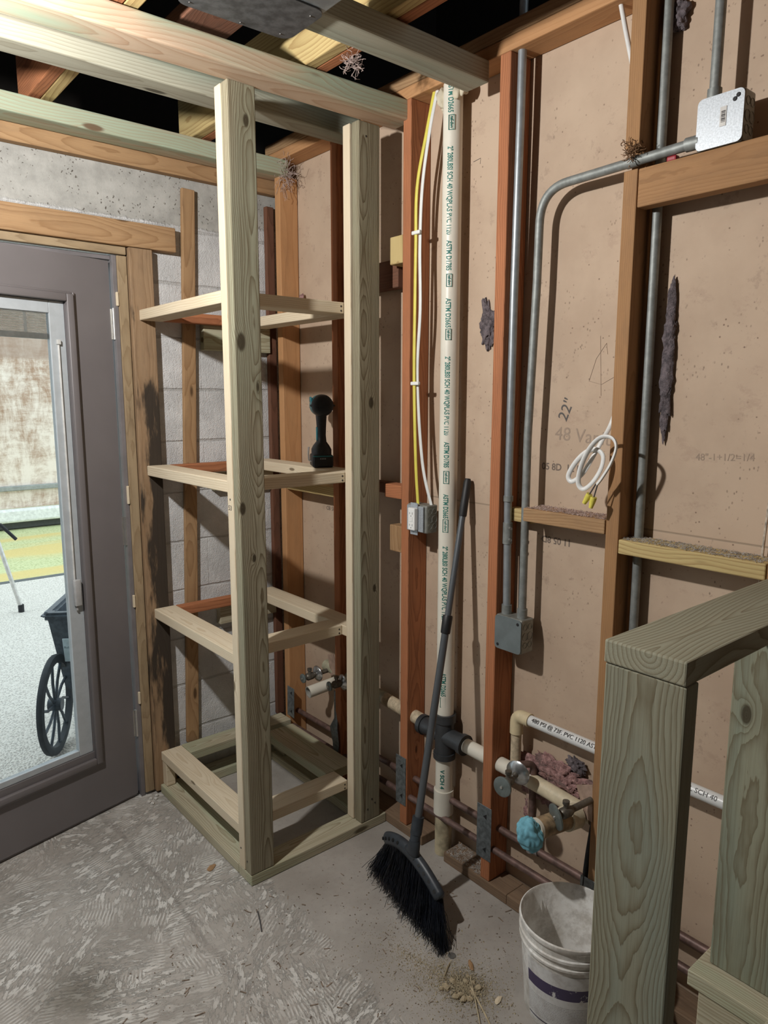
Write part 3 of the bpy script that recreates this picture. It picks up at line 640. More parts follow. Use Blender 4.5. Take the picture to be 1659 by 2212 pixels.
tube('fitting_branch', [(VX, -.80, .447), (VX, -.818, .447), (VX, -.8185, .447), (VX, -1.0, .447), (VX, -1.0005, .447), (VX, -1.018, .447)], [.036, .036, .031, .031, .036, .036], M_abs, fit, 40)
for k, (dx, dy_, dz, sr) in enumerate(((-.012, .036, 2.525, .016), (-.02, -.036, 2.52, .012), (0, .040, 2.50, .010), (-.01, -.050, 2.53, .014))):
    bm = bmesh.new(); bmesh.ops.create_icosphere(bm, subdivisions=3, radius=sr)
    for v in bm.verts: v.co *= 1+.5*noise.noise(v.co*90+V((k, 0, 0))); v.co.z *= 1.7
    link_bm('sealant_drip', bm, plain('foam_sealant', (.55, .49, .37), .9), vp, Matrix.Translation((VX+dx, -.911+dy_, dz)), 80)
tdir = math.radians(212); tn = V((math.cos(tdir), math.sin(tdir), 0))
def pipe_text(s, z, size=.0265, bold=.0006, fit=None):
    X = V((0, 0, -1)); Z = tn; Y = Z.cross(X)
    w = Matrix((X, Y, Z)).transposed().to_4x4(); w.translation = V((VX, -.917+.006*(z-.5)/2.1, z))+tn*.0304
    text_mesh('printing', s, size, w, M_green, main, wrap=.0302, dy=-size*.35, bold=bold, fit=fit)
def pipe_logo(z, w_=.055):
    X = V((0, 0, -1)); Z = tn; Y = Z.cross(X)
    bm = bmesh.new()
    for (x0, x1, y0, y1) in ((0, w_, 0, .0018), (0, w_, .017, .0188), (0, .0018, 0, .0188), (w_-.0018, w_, 0, .0188)): bm_box(bm, (x0, y0, 0), (x1, y1, .0004))
    m_ = Matrix((X, Y, Z)).transposed().to_4x4(); m_.translation = V((VX, -.914, z))+tn*.0304-Y*.009
    o = link_bm('printing', bm, M_green, main, m_)
    text_mesh('printing', 'nsf-dwv', .012, m_ @ Matrix.Translation((.004, .006, .0002)), M_green, main, bold=.0004, fit=w_-.008)
B_ = '2" 280LBSI SCH 40 WQPLAS PVC 1120'
PRINTS = [(2.554, 2.467, 'ASTM D2665'), (2.371, 2.114, B_), (2.097, 2.007, 'ASTM D1785'), (1.923, 1.833, 'ASTM D2665'), (1.744, 1.494, B_), (1.472, 1.389, 'ASTM D1785'), (1.301, 1.221, 'ASTM D2665'), (1.127, .873, B_), (.685, .601, 'ASTM D2665')]
BOXES = [(2.460, 2.417), (1.997, 1.958), (1.830, 1.795), (1.378, 1.336), (1.218, 1.174), (.596, .560)]
for z0, z1, s in PRINTS:
    pipe_text(s, z0, .0235, fit=z0-z1)
    pass
for z0, z1 in BOXES: pipe_logo(z0, z0-z1)
pipe_text('V SCH 4', .33, .02)
M_drain = M_pvc
dp = empty('drain_pipe', (-.05, -.6, .46), 'white horizontal drain pipe running through the red studs to the cross fitting', 'pipe')
tube('pipe', [(-.05, -.20, .492), (-.05, -.60, .470)], .0235, plain('stained_drain', (.40, .38, .27), .5, 0, .2), dp, 28)
tube('pipe', [(-.05, -.59, .4705), (-.05, -.80, .457)], .0242, M_pvc_old, dp, 28)
tube('pipe', [(-.05, -1.019, .447), (-.05, -1.30, .44)], .0242, M_pvc, dp, 28)
tube('pipe', [(-.05, -1.30, .44), (-.05, -1.52, .425)], .0242, plain('cream_pvc', (.62, .54, .38), .5, 0, .12, 30), dp, 28)
tube('drain_stub', [(-.05, -.304, .455), (-.205, -.292, .440)], .0235, M_pvc, dp, 28, None, False)
lathe('stub_bore', [(.0235, .0), (.0195, .0), (.019, -.09), (0, -.09)], plain('pipe_bore', (.28, .27, .24), .6), dp, align((-.205, -.292, .440), (-.155, .012, -.015)), 28)
dr = empty('drain_outlet', (-.2, -1.48, .44), 'stained brown drain outlet with a blue rag stuffed in its end, above the bucket', 'pipe')
o0, o1 = V((-.03, -1.492, .424)), V((-.262, -1.476, .452)); dd = (o1-o0).normalized()
M_rust = plain('stained_pipe', (.30, .21, .12), .6, 0, .45, 35, .2)
tube('pipe', [o0+dd*.1, o1], .029, M_rust, dr, 28); tube('hub', [o0+dd*.06, o0+dd*.105], .035, plain('cream_hub', (.62, .55, .40), .5), dr, 28)
tube('pipe_end', [o1-dd*.010, o1+dd*.001], .0300, M_pvc, dr, 28)
bm = bmesh.new(); bmesh.ops.create_icosphere(bm, subdivisions=5, radius=.036)
for v in bm.verts:
    p = v.co*27; n_ = noise.noise(p)*.5+abs(noise.noise(p*2.1))*.45
    v.co *= 1+n_*.55; v.co.z *= 1.2; v.co.x *= .8
    if v.co.z < -.012: v.co.z -= .012*abs(noise.noise(p*.7))
o = link_bm('blue_rag', bm, plain('blue_cloth', (.15, .38, .47), .85, 0, .2, 50), None, Matrix.Translation(o1+dd*.018+V((0, 0, -.006))), 80)
tag(o, 'crumpled light blue rag stuffed in the end of the drain outlet', 'rag')
# small supply pipe with elbow
spp = empty('supply_pipe', (-.05, -1.6, .63), 'small white plastic supply pipe with cream elbow and black printing', 'pipe')
tube('pipe', [(-.05, -1.262, .634), (-.05, -2.6, .640)], .0167, M_pvc_w, spp, 28)
tube('pipe', [(-.05, -1.232, .47), (-.05, -1.232, .60)], .0165, M_pvc_old, spp, 28)
tube('elbow', fillet([(-.05, -1.232, .575), (-.05, -1.232, .634), (-.05, -1.285, .634)], .03), .0208, plain('cream_elbow', (.62, .52, .33), .5, 0, .1, 30), spp, 28)
td = math.radians(220)
def small_text(s, y0, size=.018):
    X = V((0, -1, 0)); Z = V((-.80, 0, .60)).normalized(); Y = Z.cross(X)
    w = Matrix((X, Y, Z)).transposed().to_4x4(); w.translation = V((-.05, y0, .6365))+Z*.0169
    text_mesh('printing', s, size, w, M_ink, spp, wrap=.0167, dy=-size*.35)
small_text('480 PSI @ 73F. PVC 1120 ASTM D-1785', -1.30); small_text('REAL SCH 40', -1.765)
# copper lines
for x_, z_, mt, lb, y0 in ((-.072, .150, M_cop, 'lower reddish copper pipe running near the floor through the studs', .05), (-.048, .216, M_cop, 'upper dull copper pipe running through the nail plated studs', .05),
                       (-.022, .186, plain('painted_pipe', (.27, .20, .15), .6), 'thin tan pipe running behind the two copper pipes', -.65)):
    o = tube('copper_pipe', [(x_, y0, z_-.012), (x_, -.6, z_-.004), (x_, -1.2, z_), (x_, -2.6, z_+.012)], .0112 if x_ < -.03 else .008, mt, None, 18); tag(o, lb, 'pipe')
o = tube('riser_pipe', fillet([(-.105, -1.268, .500), (-.046, -1.300, .497), (-.046, -1.300, .22)], .022), .0108, M_cop, None, 18); tag(o, 'dark copper riser with an elbow behind the round valve plate', 'pipe')
tube('riser_tee', [(-.048, -1.27, .2165), (-.048, -1.335, .217)], .0145, M_copg, o, 18); tube('riser_collar', [(-.046, -1.300, .20), (-.046, -1.300, .245)], .0135, M_copg, o, 18)
M_chrome = plain('aged_chrome', (.52, .54, .55), .25, .9, .15, 30); M_brass = plain('tarnished_brass', (.16, .145, .12), .45, .6, .3, 60); M_disc = plain('oxidised_handle', (.17, .20, .195), .45, .5, .2, 40)
def valve(p_wall, p_h, esc_at, er, hr, lab, handle_d=None):
    a = V(p_wall); b_ = V(p_h); d = (b_-a).normalized()
    e = empty('shutoff_valve', a, lab, 'valve')
    tube('stem', [a, b_-d*.008], .0095, M_brass, e, 16)
    if er: lathe('escutcheon', [(.010, .010), (er*.45, .008), (er*.9, .0), (er, -.004), (er*.98, -.006), (.010, .004)], M_chrome, e, align(V(esc_at), d), 40, 60, True)
    m1 = b_-d*.034; tube('valve_body', [m1-d*.022, m1-d*.012, m1+d*.012, m1+d*.018], [.011, .0155, .0155, .011], M_brass, e, 12)
    tube('spout', [m1, m1+V((0, 0, .024)), m1+V((0, 0, .025)), m1+V((0, 0, .034))], [.007, .007, .010, .010], M_brass, e, 12)
    hd = V(handle_d).normalized() if handle_d else d
    hw = align(b_, hd) @ Matrix.Diagonal((1, 1, 1, 1))
    h = lathe('handle', [(0, -.002), (hr, -.003), (hr, .002), (hr*.85, .004), (0, .004)], M_disc, e, hw, 32, 50)
    lathe('handle_screw', [(0, .004), (.005, .004), (.004, .008), (0, .008)], M_nickel, h, hw, 10)
valve((-.03, -.235, .483), (-.195, -.240, .480), (-.124, -.236, .481), .033, .019, 'chrome shutoff valve nearest the block wall, in the shelf frame opening')
valve((-.03, -.392, .488), (-.165, -.382, .484), (-.105, -.388, .486), .034, .019, 'chrome shutoff valve half hidden behind the right shelf post')
valve((-.100, -1.292, .490), (-.205, -1.312, .484), (-.120, -1.2965, .489), .039, .030, 'shutoff valve with a large shiny round wall plate, above the copper pipes', (-.9, -.1, .05))
valve((-.055, -1.543, .505), (-.205, -1.503, .480), (0, 0, 0), 0, .036, 'shutoff valve with a flat grey disc handle beside the stained drain outlet', (-.88, .42, -.15))
# nail plates
M_galv = plain('galvanised_plate', (.20, .225, .235), .45, .55, .3, 70)
def nail_plate(y0, y1, z0, z1, lab, x=-.0895, tilt=0):
    e = Matrix.Translation((x, (y0+y1)/2, (z0+z1)/2)) @ Matrix.Rotation(tilt, 4, 'X')
    w, h = (y1-y0)/2, (z1-z0)/2
    bm = bmesh.new(); bm_box(bm, (-.0025, -w, -h), (-.0006, w, h), .0006, 1)
    o = tag(link_bm('nail_plate', bm, M_galv, None, e), lab, 'nail plate')
    bm = bmesh.new()
    for zz in (-h*.65, h*.6):
        v3 = [bm.verts.new(p) for p in ((-.0028, -.011, zz-.008), (-.0028, .004, zz), (-.0028, -.011, zz+.012))]; bm.faces.new(v3)
    link_bm('punched_hole', bm, M_black, o, e)
nail_plate(-.757, -.703, .115, .305, 'steel nail plate on the reddish stud just right of the shelf frame base')
nail_plate(-1.175, -1.113, .112, .300, 'steel nail plate on the stud behind the broom, left of the bucket')
nail_plate(-1.575, -1.515, .09, .262, 'steel nail plate at the foot of the tan stud behind the bucket')
nail_plate(-.005, .050, .19, .33, 'grey steel nail plate low on the corner stud', tilt=.03)
o = tube('bent_strap', [(-.085, -.315, .42), (-.088, -.318, .30), (-.105, -.325, .27), (-.098, -.33, .20), (-.10, -.33, .12)], [(.012, .002), (.012, .002), (.026, .002), (.022, .002), (.012, .002)], M_galv, None, 8, (0, 1, 0))
tag(o, 'bent dark steel strap hanging at the stud below the drain stub', 'metal strap')

# ---------------------------------------------------------------- conduits, boxes, cables
M_emt = plain('conduit_steel', (.33, .36, .38), .42, .5, .10, 40); M_emt_old = plain('aged_conduit', (.25, .265, .255), .55, .4, .16, 45)
c1 = empty('conduit', (-.08, -1.2, .97), 'straight steel conduit rising beside the reddish stud to the ceiling', 'conduit')
tube('pipe', [(-.062, -1.188, .965), (-.062, -1.181, 1.3), (-.062, -1.181, 1.9), (-.062, -1.186, 2.38), (-.062, -1.187, 3.3)], .0118, M_emt, c1, 20)
tube('coupling', [(-.062, -1.183, 1.175), (-.062, -1.183, 1.24)], .0145, M_emt_old, c1, 20)
tube('strap', [(-.062, -1.182, 1.305), (-.062, -1.182, 1.322)], .0145, M_emt_old, c1, 20)
tube('connector', [(-.062, -1.188, .950), (-.062, -1.188, .984)], .0155, M_emt_old, c1, 20)
for zz in (1.19, 1.225): tube('set_screw', [(-.067, -1.195, zz), (-.074, -1.206, zz)], .0045, M_nickel, c1, 10)
c2 = empty('conduit', (-.08, -1.26, .97), 'bent steel conduit curving right from the grey junction box up to the tan stud', 'conduit')
pts = fillet([(-.062, -1.249, .965), (-.062, -1.248, 1.5), (-.060, -1.261, 1.93), (-.060, -1.264, 2.178), (-.066, -1.45, 2.180), (-.080, -1.716, 2.182)], .13, 12)
tube('pipe', pts, .0118, M_emt_old, c2, 20)
tube('connector', [(-.062, -1.249, .946), (-.062, -1.249, .984)], .0155, M_emt_old, c2, 20); tube('connector', [(-.080, -1.690, 2.182), (-.080, -1.722, 2.182)], .0155, M_emt_old, c2, 20)
tube('coupling', [(-.070, -1.535, 2.181), (-.072, -1.565, 2.181)], .0138, M_emt_old, c2, 20)
o = tube('conduit', [(-.030, -1.597, 2.56), (-.030, -1.600, .05)], .0118, M_emt_old, None, 18); tag(o, 'dim vertical conduit in the shadow behind the tan stud', 'conduit')
c3 = empty('conduit', (-.06, -1.735, 2.26), 'vertical conduit dropping into the top of the upper square steel box', 'conduit')
tube('pipe', [(-.062, -1.738, 2.255), (-.060, -1.74, 3.3)], .0118, M_emt_old, c3, 18); tube('connector', [(-.062, -1.738, 2.255), (-.062, -1.738, 2.29)], .0155, M_emt_old, c3, 18)
def knock(bm, c, r, n, X):
    n = V(n); R = n.to_track_quat('Z', 'Y').to_matrix().to_4x4(); R.translation = V(c)
    pts = [R @ V((r*math.cos(a*math.pi/10), r*math.sin(a*math.pi/10), 0)) for a in range(21)]
    sweep(bm, pts, .0007, 5)
def ebox(name, y0, y1, z0, z1, x0, x1, mat, mcov, lab, cover=True, holes=()):
    e = empty(name, (x1, (y0+y1)/2, z0), lab, 'electrical box')
    body = box('box_body', (x0+.0035, y0, z0), (x1, y1, z1), mat, e, .005, 3)
    if cover:
        bm = bmesh.new(); w, h = (y1-y0)/2, (z1-z0)/2; r = .012; P = []
        for (sy, sz, a0) in ((1, 1, 0), (-1, 1, 90), (-1, -1, 180), (1, -1, 270)):
            for k in range(6):
                a = math.radians(a0+18*k); P.append((sy*(w-r)+r*math.cos(a), sz*(h-r)+r*math.sin(a)))
        a_ = [bm.verts.new((0, p[0], p[1])) for p in P]; b_ = [bm.verts.new((.002, p[0], p[1])) for p in P]
        bm.faces.new(a_[::-1]); bm.faces.new(b_)
        for k in range(len(P)): bm.faces.new((a_[k], a_[(k+1) % len(P)], b_[(k+1) % len(P)], b_[k]))
        bmesh.ops.recalc_face_normals(bm, faces=bm.faces)
        link_bm('cover_plate', bm, mcov, e, Matrix.Translation((x0, (y0+y1)/2, (z0+z1)/2)))
        for (sy, sz) in holes: lathe('cover_screw', [(0, .0005), (.0048, .0005), (.004, .002), (0, .002)], M_black, e, align((x0-.0002, (y0+y1)/2+sy*(w-.013), (z0+z1)/2+sz*(h-.013)), (-1, 0, 0)), 10)
    bm = bmesh.new()
    for fx in (.35, .72):
        for fz in (.25, .5, .78): knock(bm, (x0+(x1-x0)*fx, y0-.0006, z0+(z1-z0)*fz), .009 if fz != .5 else .012, (0, -1, 0), None)
    link_bm('knockouts', bm, mat, e); return e
M_gbox = plain('grey_cover', (.17, .20, .205), .5, .3, .1, 20); M_gside = plain('box_steel', (.26, .265, .24), .5, .5, .2, 50)
M_bright = plain('galvanised_bright', (.38, .41, .44), .42, .3, .16, 260)
ebox('junction_box', -1.272, -1.170, .850, .956, -.094, -.034, M_gside, M_gbox, 'square grey covered junction box where two conduits end', True, ((-1, 1), (1, -1)))
jb = ebox('junction_box', -1.820, -1.718, 2.157, 2.264, -.094, -.040, M_gside, M_bright, 'bright galvanised square box with small barcode sticker standing on the header', True, ((-1, 1), (-.82, .84)))
stk = box('barcode_sticker', (-.0952, -1.784, 2.196), (-.0942, -1.770, 2.236), plain('sticker', (.60, .58, .55), .6), jb, .0002)
bm = bmesh.new()
for k in range(9): bm_box(bm, (-.0956, -1.782, 2.204+k*.0026), (-.0953, -1.773, 2.2050+k*.0026+.0006*(k % 3)))
link_bm('barcode', bm, M_ink, stk)
ob = ebox('outlet_box', -.860, -.763, 1.160, 1.256, -.100, -.045, M_gside, M_bright, 'steel outlet box with a white double outlet on the reddish stud', False)
M_wp = plain('outlet_plastic', (.78, .78, .76), .35, 0, .02)
bm = bmesh.new(); bm_box(bm, (-.104, -.850, 1.164), (-.0985, -.768, 1.252), .002); bm_box(bm, (-.107, -.826, 1.152), (-.1035, -.790, 1.262), .001)
link_bm('mounting_plate', bm, M_bright, ob)
rc = box('receptacle', (-.123, -.828, 1.170), (-.106, -.794, 1.246), M_wp, ob, .003)
bm = bmesh.new()
for zc in (1.228, 1.188):
    bm_box(bm, (-.1235, -.818, zc-.004), (-.1228, -.8165, zc+.004)); bm_box(bm, (-.1235, -.8055, zc-.003), (-.1228, -.804, zc+.003)); bm_box(bm, (-.1235, -.8125, zc-.011), (-.1228, -.8095, zc-.008))
link_bm('slots', bm, M_ink, rc); box('test_buttons', (-.1245, -.818, 1.2), (-.1228, -.804, 1.216), M_wp, rc, .0008)
# cables
M_yel = plain('yellow_cable', (.68, .60, .10), .45, 0, .06); M_wc = plain('white_cable', (.70, .70, .68), .4, 0, .04)
def spline(pts, n=8):
    pts = [V(p) for p in pts]; P = [pts[0]]+pts+[pts[-1]]; out = []
    for i in range(1, len(P)-2):
        for k in range(n):
            s = k/n; a, b_, c, d = P[i-1:i+3]
            out.append(.5*((2*b_)+(c-a)*s+(2*a-5*b_+4*c-d)*s*s+(3*b_-a-3*c+d)*s**3))
    out.append(pts[-1]); return out
o = tube('yellow_cable', spline([(-.06, -.836, 2.56), (-.075, -.818, 2.44), (-.088, -.790, 2.28), (-.088, -.786, 2.10), (-.088, -.784, 1.9), (-.088, -.783, 1.68), (-.086, -.792, 1.40), (-.08, -.799, 1.255)]), (.0065, .0035), M_yel, None, 10, (0, 1, 0)); tag(o, 'flat yellow cable running down the reddish stud into the outlet box', 'cable')
o.data.name = 'yellow_cable'
o = tube('white_cable', spline([(-.06, -.850, 2.56), (-.075, -.832, 2.44), (-.080, -.806, 2.28), (-.080, -.797, 2.10), (-.080, -.801, 1.9), (-.080, -.790, 1.68), (-.074, -.812, 1.40), (-.066, -.850, 1.255)]), (.0068, .0035), M_wc, None, 10, (0, 1, 0)); tag(o, 'flat white cable beside the yellow one, running into the outlet box', 'cable')
for z_, lb in ((2.135, 'upper white cable staple holding the yellow and white cables'), (1.655, 'lower white cable staple above the outlet box')):
    o = box('cable_staple', (-.096, -.811, z_), (-.085, -.772, z_+.012), M_wp, None, .003); tag(o, lb, 'staple')
def wcurve(c, r, ph, tilt): return
loop = spline([(-.03, -1.535, 1.70), (-.045, -1.532, 1.62), (-0.06, -1.519, 1.547), (-0.095, -1.517, 1.504), (-0.115, -1.502, 1.456), (-0.125, -1.483, 1.417), (-0.13, -1.456, 1.395), (-0.13, -1.443, 1.409), (-0.128, -1.461, 1.444), (-0.122, -1.486, 1.472), (-0.118, -1.514, 1.483), (-0.118, -1.537, 1.468), (-0.122, -1.536, 1.435), (-0.13, -1.518, 1.398), (-0.135, -1.495, 1.379), (-0.137, -1.48, 1.395), (-0.137, -1.487, 1.44), (-0.137, -1.51, 1.486), (-0.137, -1.541, 1.515), (-0.137, -1.573, 1.515), (-0.14, -1.588, 1.493), (-0.14, -1.576, 1.453), (-0.14, -1.554, 1.416), (-0.14, -1.539, 1.396)], 8)
cc = tube('coiled_cable', loop, (.0065, .0040), M_wc, None, 10, (0, 1, 0)); tag(cc, 'coiled white cable with yellow wire nuts hanging in front of the tan stud', 'cable')
for (a, b_) in (((-.14, -1.536, 1.398), (-.14, -1.516, 1.365)), ((-.14, -1.541, 1.398), (-.14, -1.530, 1.358))):
    w_ = tube('wire', [a, b_], .0018, M_ink, cc, 6); d = (V(b_)-V(a)).normalized()
    tube('wire_nut', [V(b_)-d*.004, V(b_)+d*.006, V(b_)+d*.026], [.0085, .0085, .0055], M_yel, cc, 8)
o = tube('white_cable', [(-.06, -1.487, 2.56), (-.055, -1.50, 2.50), (-.05, -1.525, 2.40), (-.02, -1.555, 2.2)], .006, M_wc, None, 10); tag(o, 'short white cable hanging from the top plate behind the tan stud', 'cable')
o = tube('cord', spline([(-.01, -1.935, 1.9), (-.012, -1.925, 1.7), (-.014, -1.915, 1.5), (-.015, -1.905, 1.3), (-.015, -1.902, 1.15)]), .003, plain('frayed_cord', (.45, .40, .33), .9, 0, .4, 90), None, 6); tag(o, 'thin frayed cord hanging down at the right edge of the drywall', 'cord')

# ---------------------------------------------------------------- writing and wear on the drywall
def wall_text(s, size, y, z, rot=0, mat=M_pencil, bold=0, flip=False):
    a = math.radians(rot); X = V((0, -math.cos(a), math.sin(a))); Y = V((0, math.sin(a), math.cos(a)))
    if flip: X = -X; Y = -Y
    text_mesh('wall_writing', s, size, frame((-.0004, y, z), X, Y), mat, wall_r, ext=.0001, bold=bold)
M_faint = plain('faint_pencil', (.33, .25, .19), .8); M_stamp = plain('stamp_ink', (.17, .13, .105), .8)
wall_text('22"', .048, -1.335, 1.545, 68, M_pencil, .0002)
wall_text('48 Vanity', .055, -1.297, 1.495, -3, M_faint)
wall_text('05 8D  12 P', .028, -1.255, 1.405, 0, M_stamp, .0006)
wall_text('11 05 8D', .028, -1.370, 1.205, 0, M_stamp, .0006, flip=True)
wall_text('11 05 8D', .024, -.235, 1.165, 0, M_stamp, .0004, flip=True)
wall_text('48"-1+1/2=1/4', .024, -1.722, 1.462, 3, M_faint)
strokes('wall_writing', [[(0, 0), (.03, .004), (.028, -.012)]], .001, frame((-.0004, -.952, 2.335), (0, -1, 0), (0, 0, 1)), M_pencil, wall_r)
strokes('wall_writing', [[(0, 0), (.02, .06), (.05, .10), (.055, .07)], [(.03, .12), (.035, .04), (.04, -.04)], [(0, 0), (.04, -.01), (.08, .01)]], .0007, frame((-.0004, -1.405, 1.66), (0, -1, 0), (0, 0, 1)), M_faint, wall_r)
# insulation
def fluff(name, c, size, lab, mat, seed, sub=5, amp=.55, freq=30):
    bm = bmesh.new(); bmesh.ops.create_icosphere(bm, subdivisions=sub, radius=1)
    for v in bm.verts:
        p = v.co.copy(); q = V((p.x*size[0], p.y*size[1], p.z*size[2]))
        n_ = noise.fractal(q*freq+V((seed, 0, 0)), .7, 2.1, 5)
        v.co = q*(1+amp*n_)+p*noise.noise(q*freq*4+V((0, seed, 0)))*.006
    return tag(link_bm(name, bm, mat, None, Matrix.Translation(c), 80), lab, 'insulation')
m, t, b = new_mat('pink_fibreglass'); o = ocoord(t)
f = nz(t, o, 70, 5, .7)
cpk = mix(t, ramp(t, f, .3, .7), (.18, .09, .085), (.52, .31, .29)); cpk = mix(t, mth(t, 'MULTIPLY', ramp(t, nz(t, o, 26, 5, .7), .46, .62), .8), cpk, (.13, .09, .08))
t.links.new(cpk, b.inputs['Base Color']); b.inputs['Roughness'].default_value = 1; bump(t, b, nz(t, o, 260, 3, .7), 1, .004); M_pink = m
m, t, b = new_mat('grey_fibreglass'); o = ocoord(t)
t.links.new(mix(t, ramp(t, nz(t, o, 60, 5, .7), .3, .7), (.06, .05, .055), (.20, .165, .175)), b.inputs['Base Color']); b.inputs['Roughness'].default_value = 1; bump(t, b, nz(t, o, 260, 3, .7), 1, .004); M_gins = m
fluff('pink_insulation', (-.014, -1.36, .475), (.02, .13, .042), 'ragged pink insulation bulging out around the drain pipe and supply valve', M_pink, 3)
fluff('pink_insulation', (-.010, -1.47, .445), (.018, .07, .04), 'pink insulation clump by the tan stud above the drain outlet', M_pink, 9)
fluff('pink_insulation', (-.010, -1.35, .385), (.014, .10, .028), 'pink insulation showing in the drywall hole below the drain pipe', M_pink, 5)
fluff('dark_insulation', (-.014, -1.43, .535), (.008, .035, .028), 'charcoal insulation scrap sticking up above the pink clump', M_gins, 8)
fluff('pink_insulation', (-.010, -1.262, .30), (.012, .016, .07), 'thin pink insulation tuft beside the reddish stud, under the valve', M_pink, 12)
fluff('grey_insulation', (-.008, -1.638, 1.70), (.009, .016, .20), 'long dark strip of insulation poking from a drywall slit right of the tan stud', M_gins, 14, amp=.25, freq=16)
fluff('grey_insulation', (-.004, -1.030, 1.835), (.006, .030, .07), 'grey insulation patch in a drywall hole left of the reddish stud', M_gins, 15)
fluff('pink_insulation', (-.012, -1.61, 2.505), (.012, .022, .035), 'dusty pink insulation tuft high in the corner of the tan stud bay', M_gins, 16)
fluff('pink_insulation', (-.020, -.010, 1.995), (.010, .018, .045), 'small pink insulation tuft on the corner stud edge', M_pink, 17, amp=.35)
def strands(name, c, n, L, lab, mat, seed, r=.0007, sq=(1, 1, 1)):
    R = random.Random(seed); bm = bmesh.new()
    for i in range(n):
        p = V((R.gauss(0, .25), R.gauss(0, .25), R.gauss(0, .25)))*L; pts = [p.copy()]
        d = V((R.uniform(-1, 1), R.uniform(-1, 1), R.uniform(-1.2, .8))).normalized()
        for k in range(6): d = (d+V((R.uniform(-.8, .8), R.uniform(-.8, .8), R.uniform(-.8, .8)))).normalized(); p = p+d*L*.18; pts.append(V((p.x*sq[0], p.y*sq[1], p.z*sq[2])))
        sweep(bm, pts[1:], r, 4, False)
    o = link_bm(name, bm, mat, None, Matrix.Translation(c)); return tag(o, lab, 'cobweb', None, 'stuff')
M_web = plain('dusty_cobweb', (.42, .33, .30), .95, 0, .3, 60)
strands('cobweb', (-.075, .005, 2.50), 90, .07, 'pale dusty cobweb clump in the top corner above the corner stud', M_web, 3, sq=(.7, .8, 1.1))
strands('splinters', (-.092, -1.556, 2.20), 60, .03, 'torn brown wood fibres around the conduit notch in the tan stud', plain('torn_fibre', (.20, .11, .055), .95), 9, .0009)
strands('cobweb', (-.398, -.855, 2.545), 70, .036, 'dusty cobweb hanging from the old joist beside the new yellow joist', M_web, 4)
# torn cardboard collar and drywall flaps
m_flap = plain('torn_paper', (.36, .25, .19), .9, 0, .2, 30)
def flap(pts, lab, th=.003):
    bm = bmesh.new(); a_ = [bm.verts.new(V(p)) for p in pts]; f = bm.faces.new(a_); g = bmesh.ops.extrude_face_region(bm, geom=[f]); n = f.normal.copy() if f.normal.length else V((-1, 0, 0))
    bm.normal_update(); n = f.normal
    bmesh.ops.translate(bm, verts=[v for v in g['geom'] if isinstance(v, bmesh.types.BMVert)], vec=n*-th)
    bmesh.ops.recalc_face_normals(bm, faces=bm.faces)
    return tag(link_bm('torn_flap', bm, m_flap), lab, 'torn paper')
flap([(-.075, -1.475, .515), (-.085, -1.535, .545), (-.095, -1.545, .44), (-.08, -1.515, .43)], 'torn brown cardboard piece against the tan stud by the drain outlet')
flap([(-.012, -1.248, .42), (-.03, -1.282, .40), (-.028, -1.268, .24), (-.012, -1.252, .16)], 'torn brown paper flap hanging beside the stud below the shiny valve')
flap([(-.075, -.245, .555), (-.085, -.30, .575), (-.08, -.325, .50), (-.07, -.26, .465)], 'torn reddish board scrap behind the chrome valve in the shelf frame')
o = tube('black_cable', spline([(-.06, -1.538, .50), (-.08, -1.53, .34), (-.085, -1.525, .24), (-.08, -1.52, .17)]), .008, M_black, None, 8); tag(o, 'black cable running down beside the tan stud behind the bucket', 'cable')

# ---------------------------------------------------------------- steel plate and duct at the top
bm = bmesh.new(); P = []
cs = [(-.96, -.935), (-.668, -.945), (-.668, -1.115), (-.96, -1.11)]
for i, (cx, cy) in enumerate(cs):
    r = .03; sx, sy = (1, -1, -1, 1)[i], (-1, -1, 1, 1)[i]; a0 = (90, 0, 270, 180)[i]
    for k in range(7):
        a = math.radians(a0+ (90-15*k if False else 90-15*k)); P.append((cx+sx*r+r*math.cos(a), cy+sy*r+r*math.sin(a)))
lo_ = [bm.verts.new((p[0], p[1], 2.486)) for p in P]; hi_ = [bm.verts.new((p[0], p[1], 2.489)) for p in P]
bm.faces.new(lo_); bm.faces.new(hi_[::-1])
for k in range(len(P)): bm.faces.new((lo_[k], lo_[(k+1) % len(P)], hi_[(k+1) % len(P)], hi_[k]))
bmesh.ops.recalc_face_normals(bm, faces=bm.faces)
sd = empty('steel_duct_plate', (-.81, -1.03, 2.486), 'dark galvanised steel plate with rounded corners under the ceiling, upper middle', 'steel plate')
link_bm('plate', bm, plain('dark_galvanised', (.105, .11, .115), .5, .5, .35, 35), sd)
box('duct', (-.93, -1.30, 2.4895), (-.668, -1.10, 2.66), plain('duct_steel', (.30, .34, .37), .35, .7, .2, 30), sd, .004)
for p in ((-.70, -.965), (-.93, -.955), (-.69, -1.08), (-.80, -.95)): lathe('plate_screw', [(0, 0), (.003, 0), (.0025, .0015), (0, .0015)], M_screw, sd, align((p[0], p[1], 2.4858), (0, 0, -1)), 8)

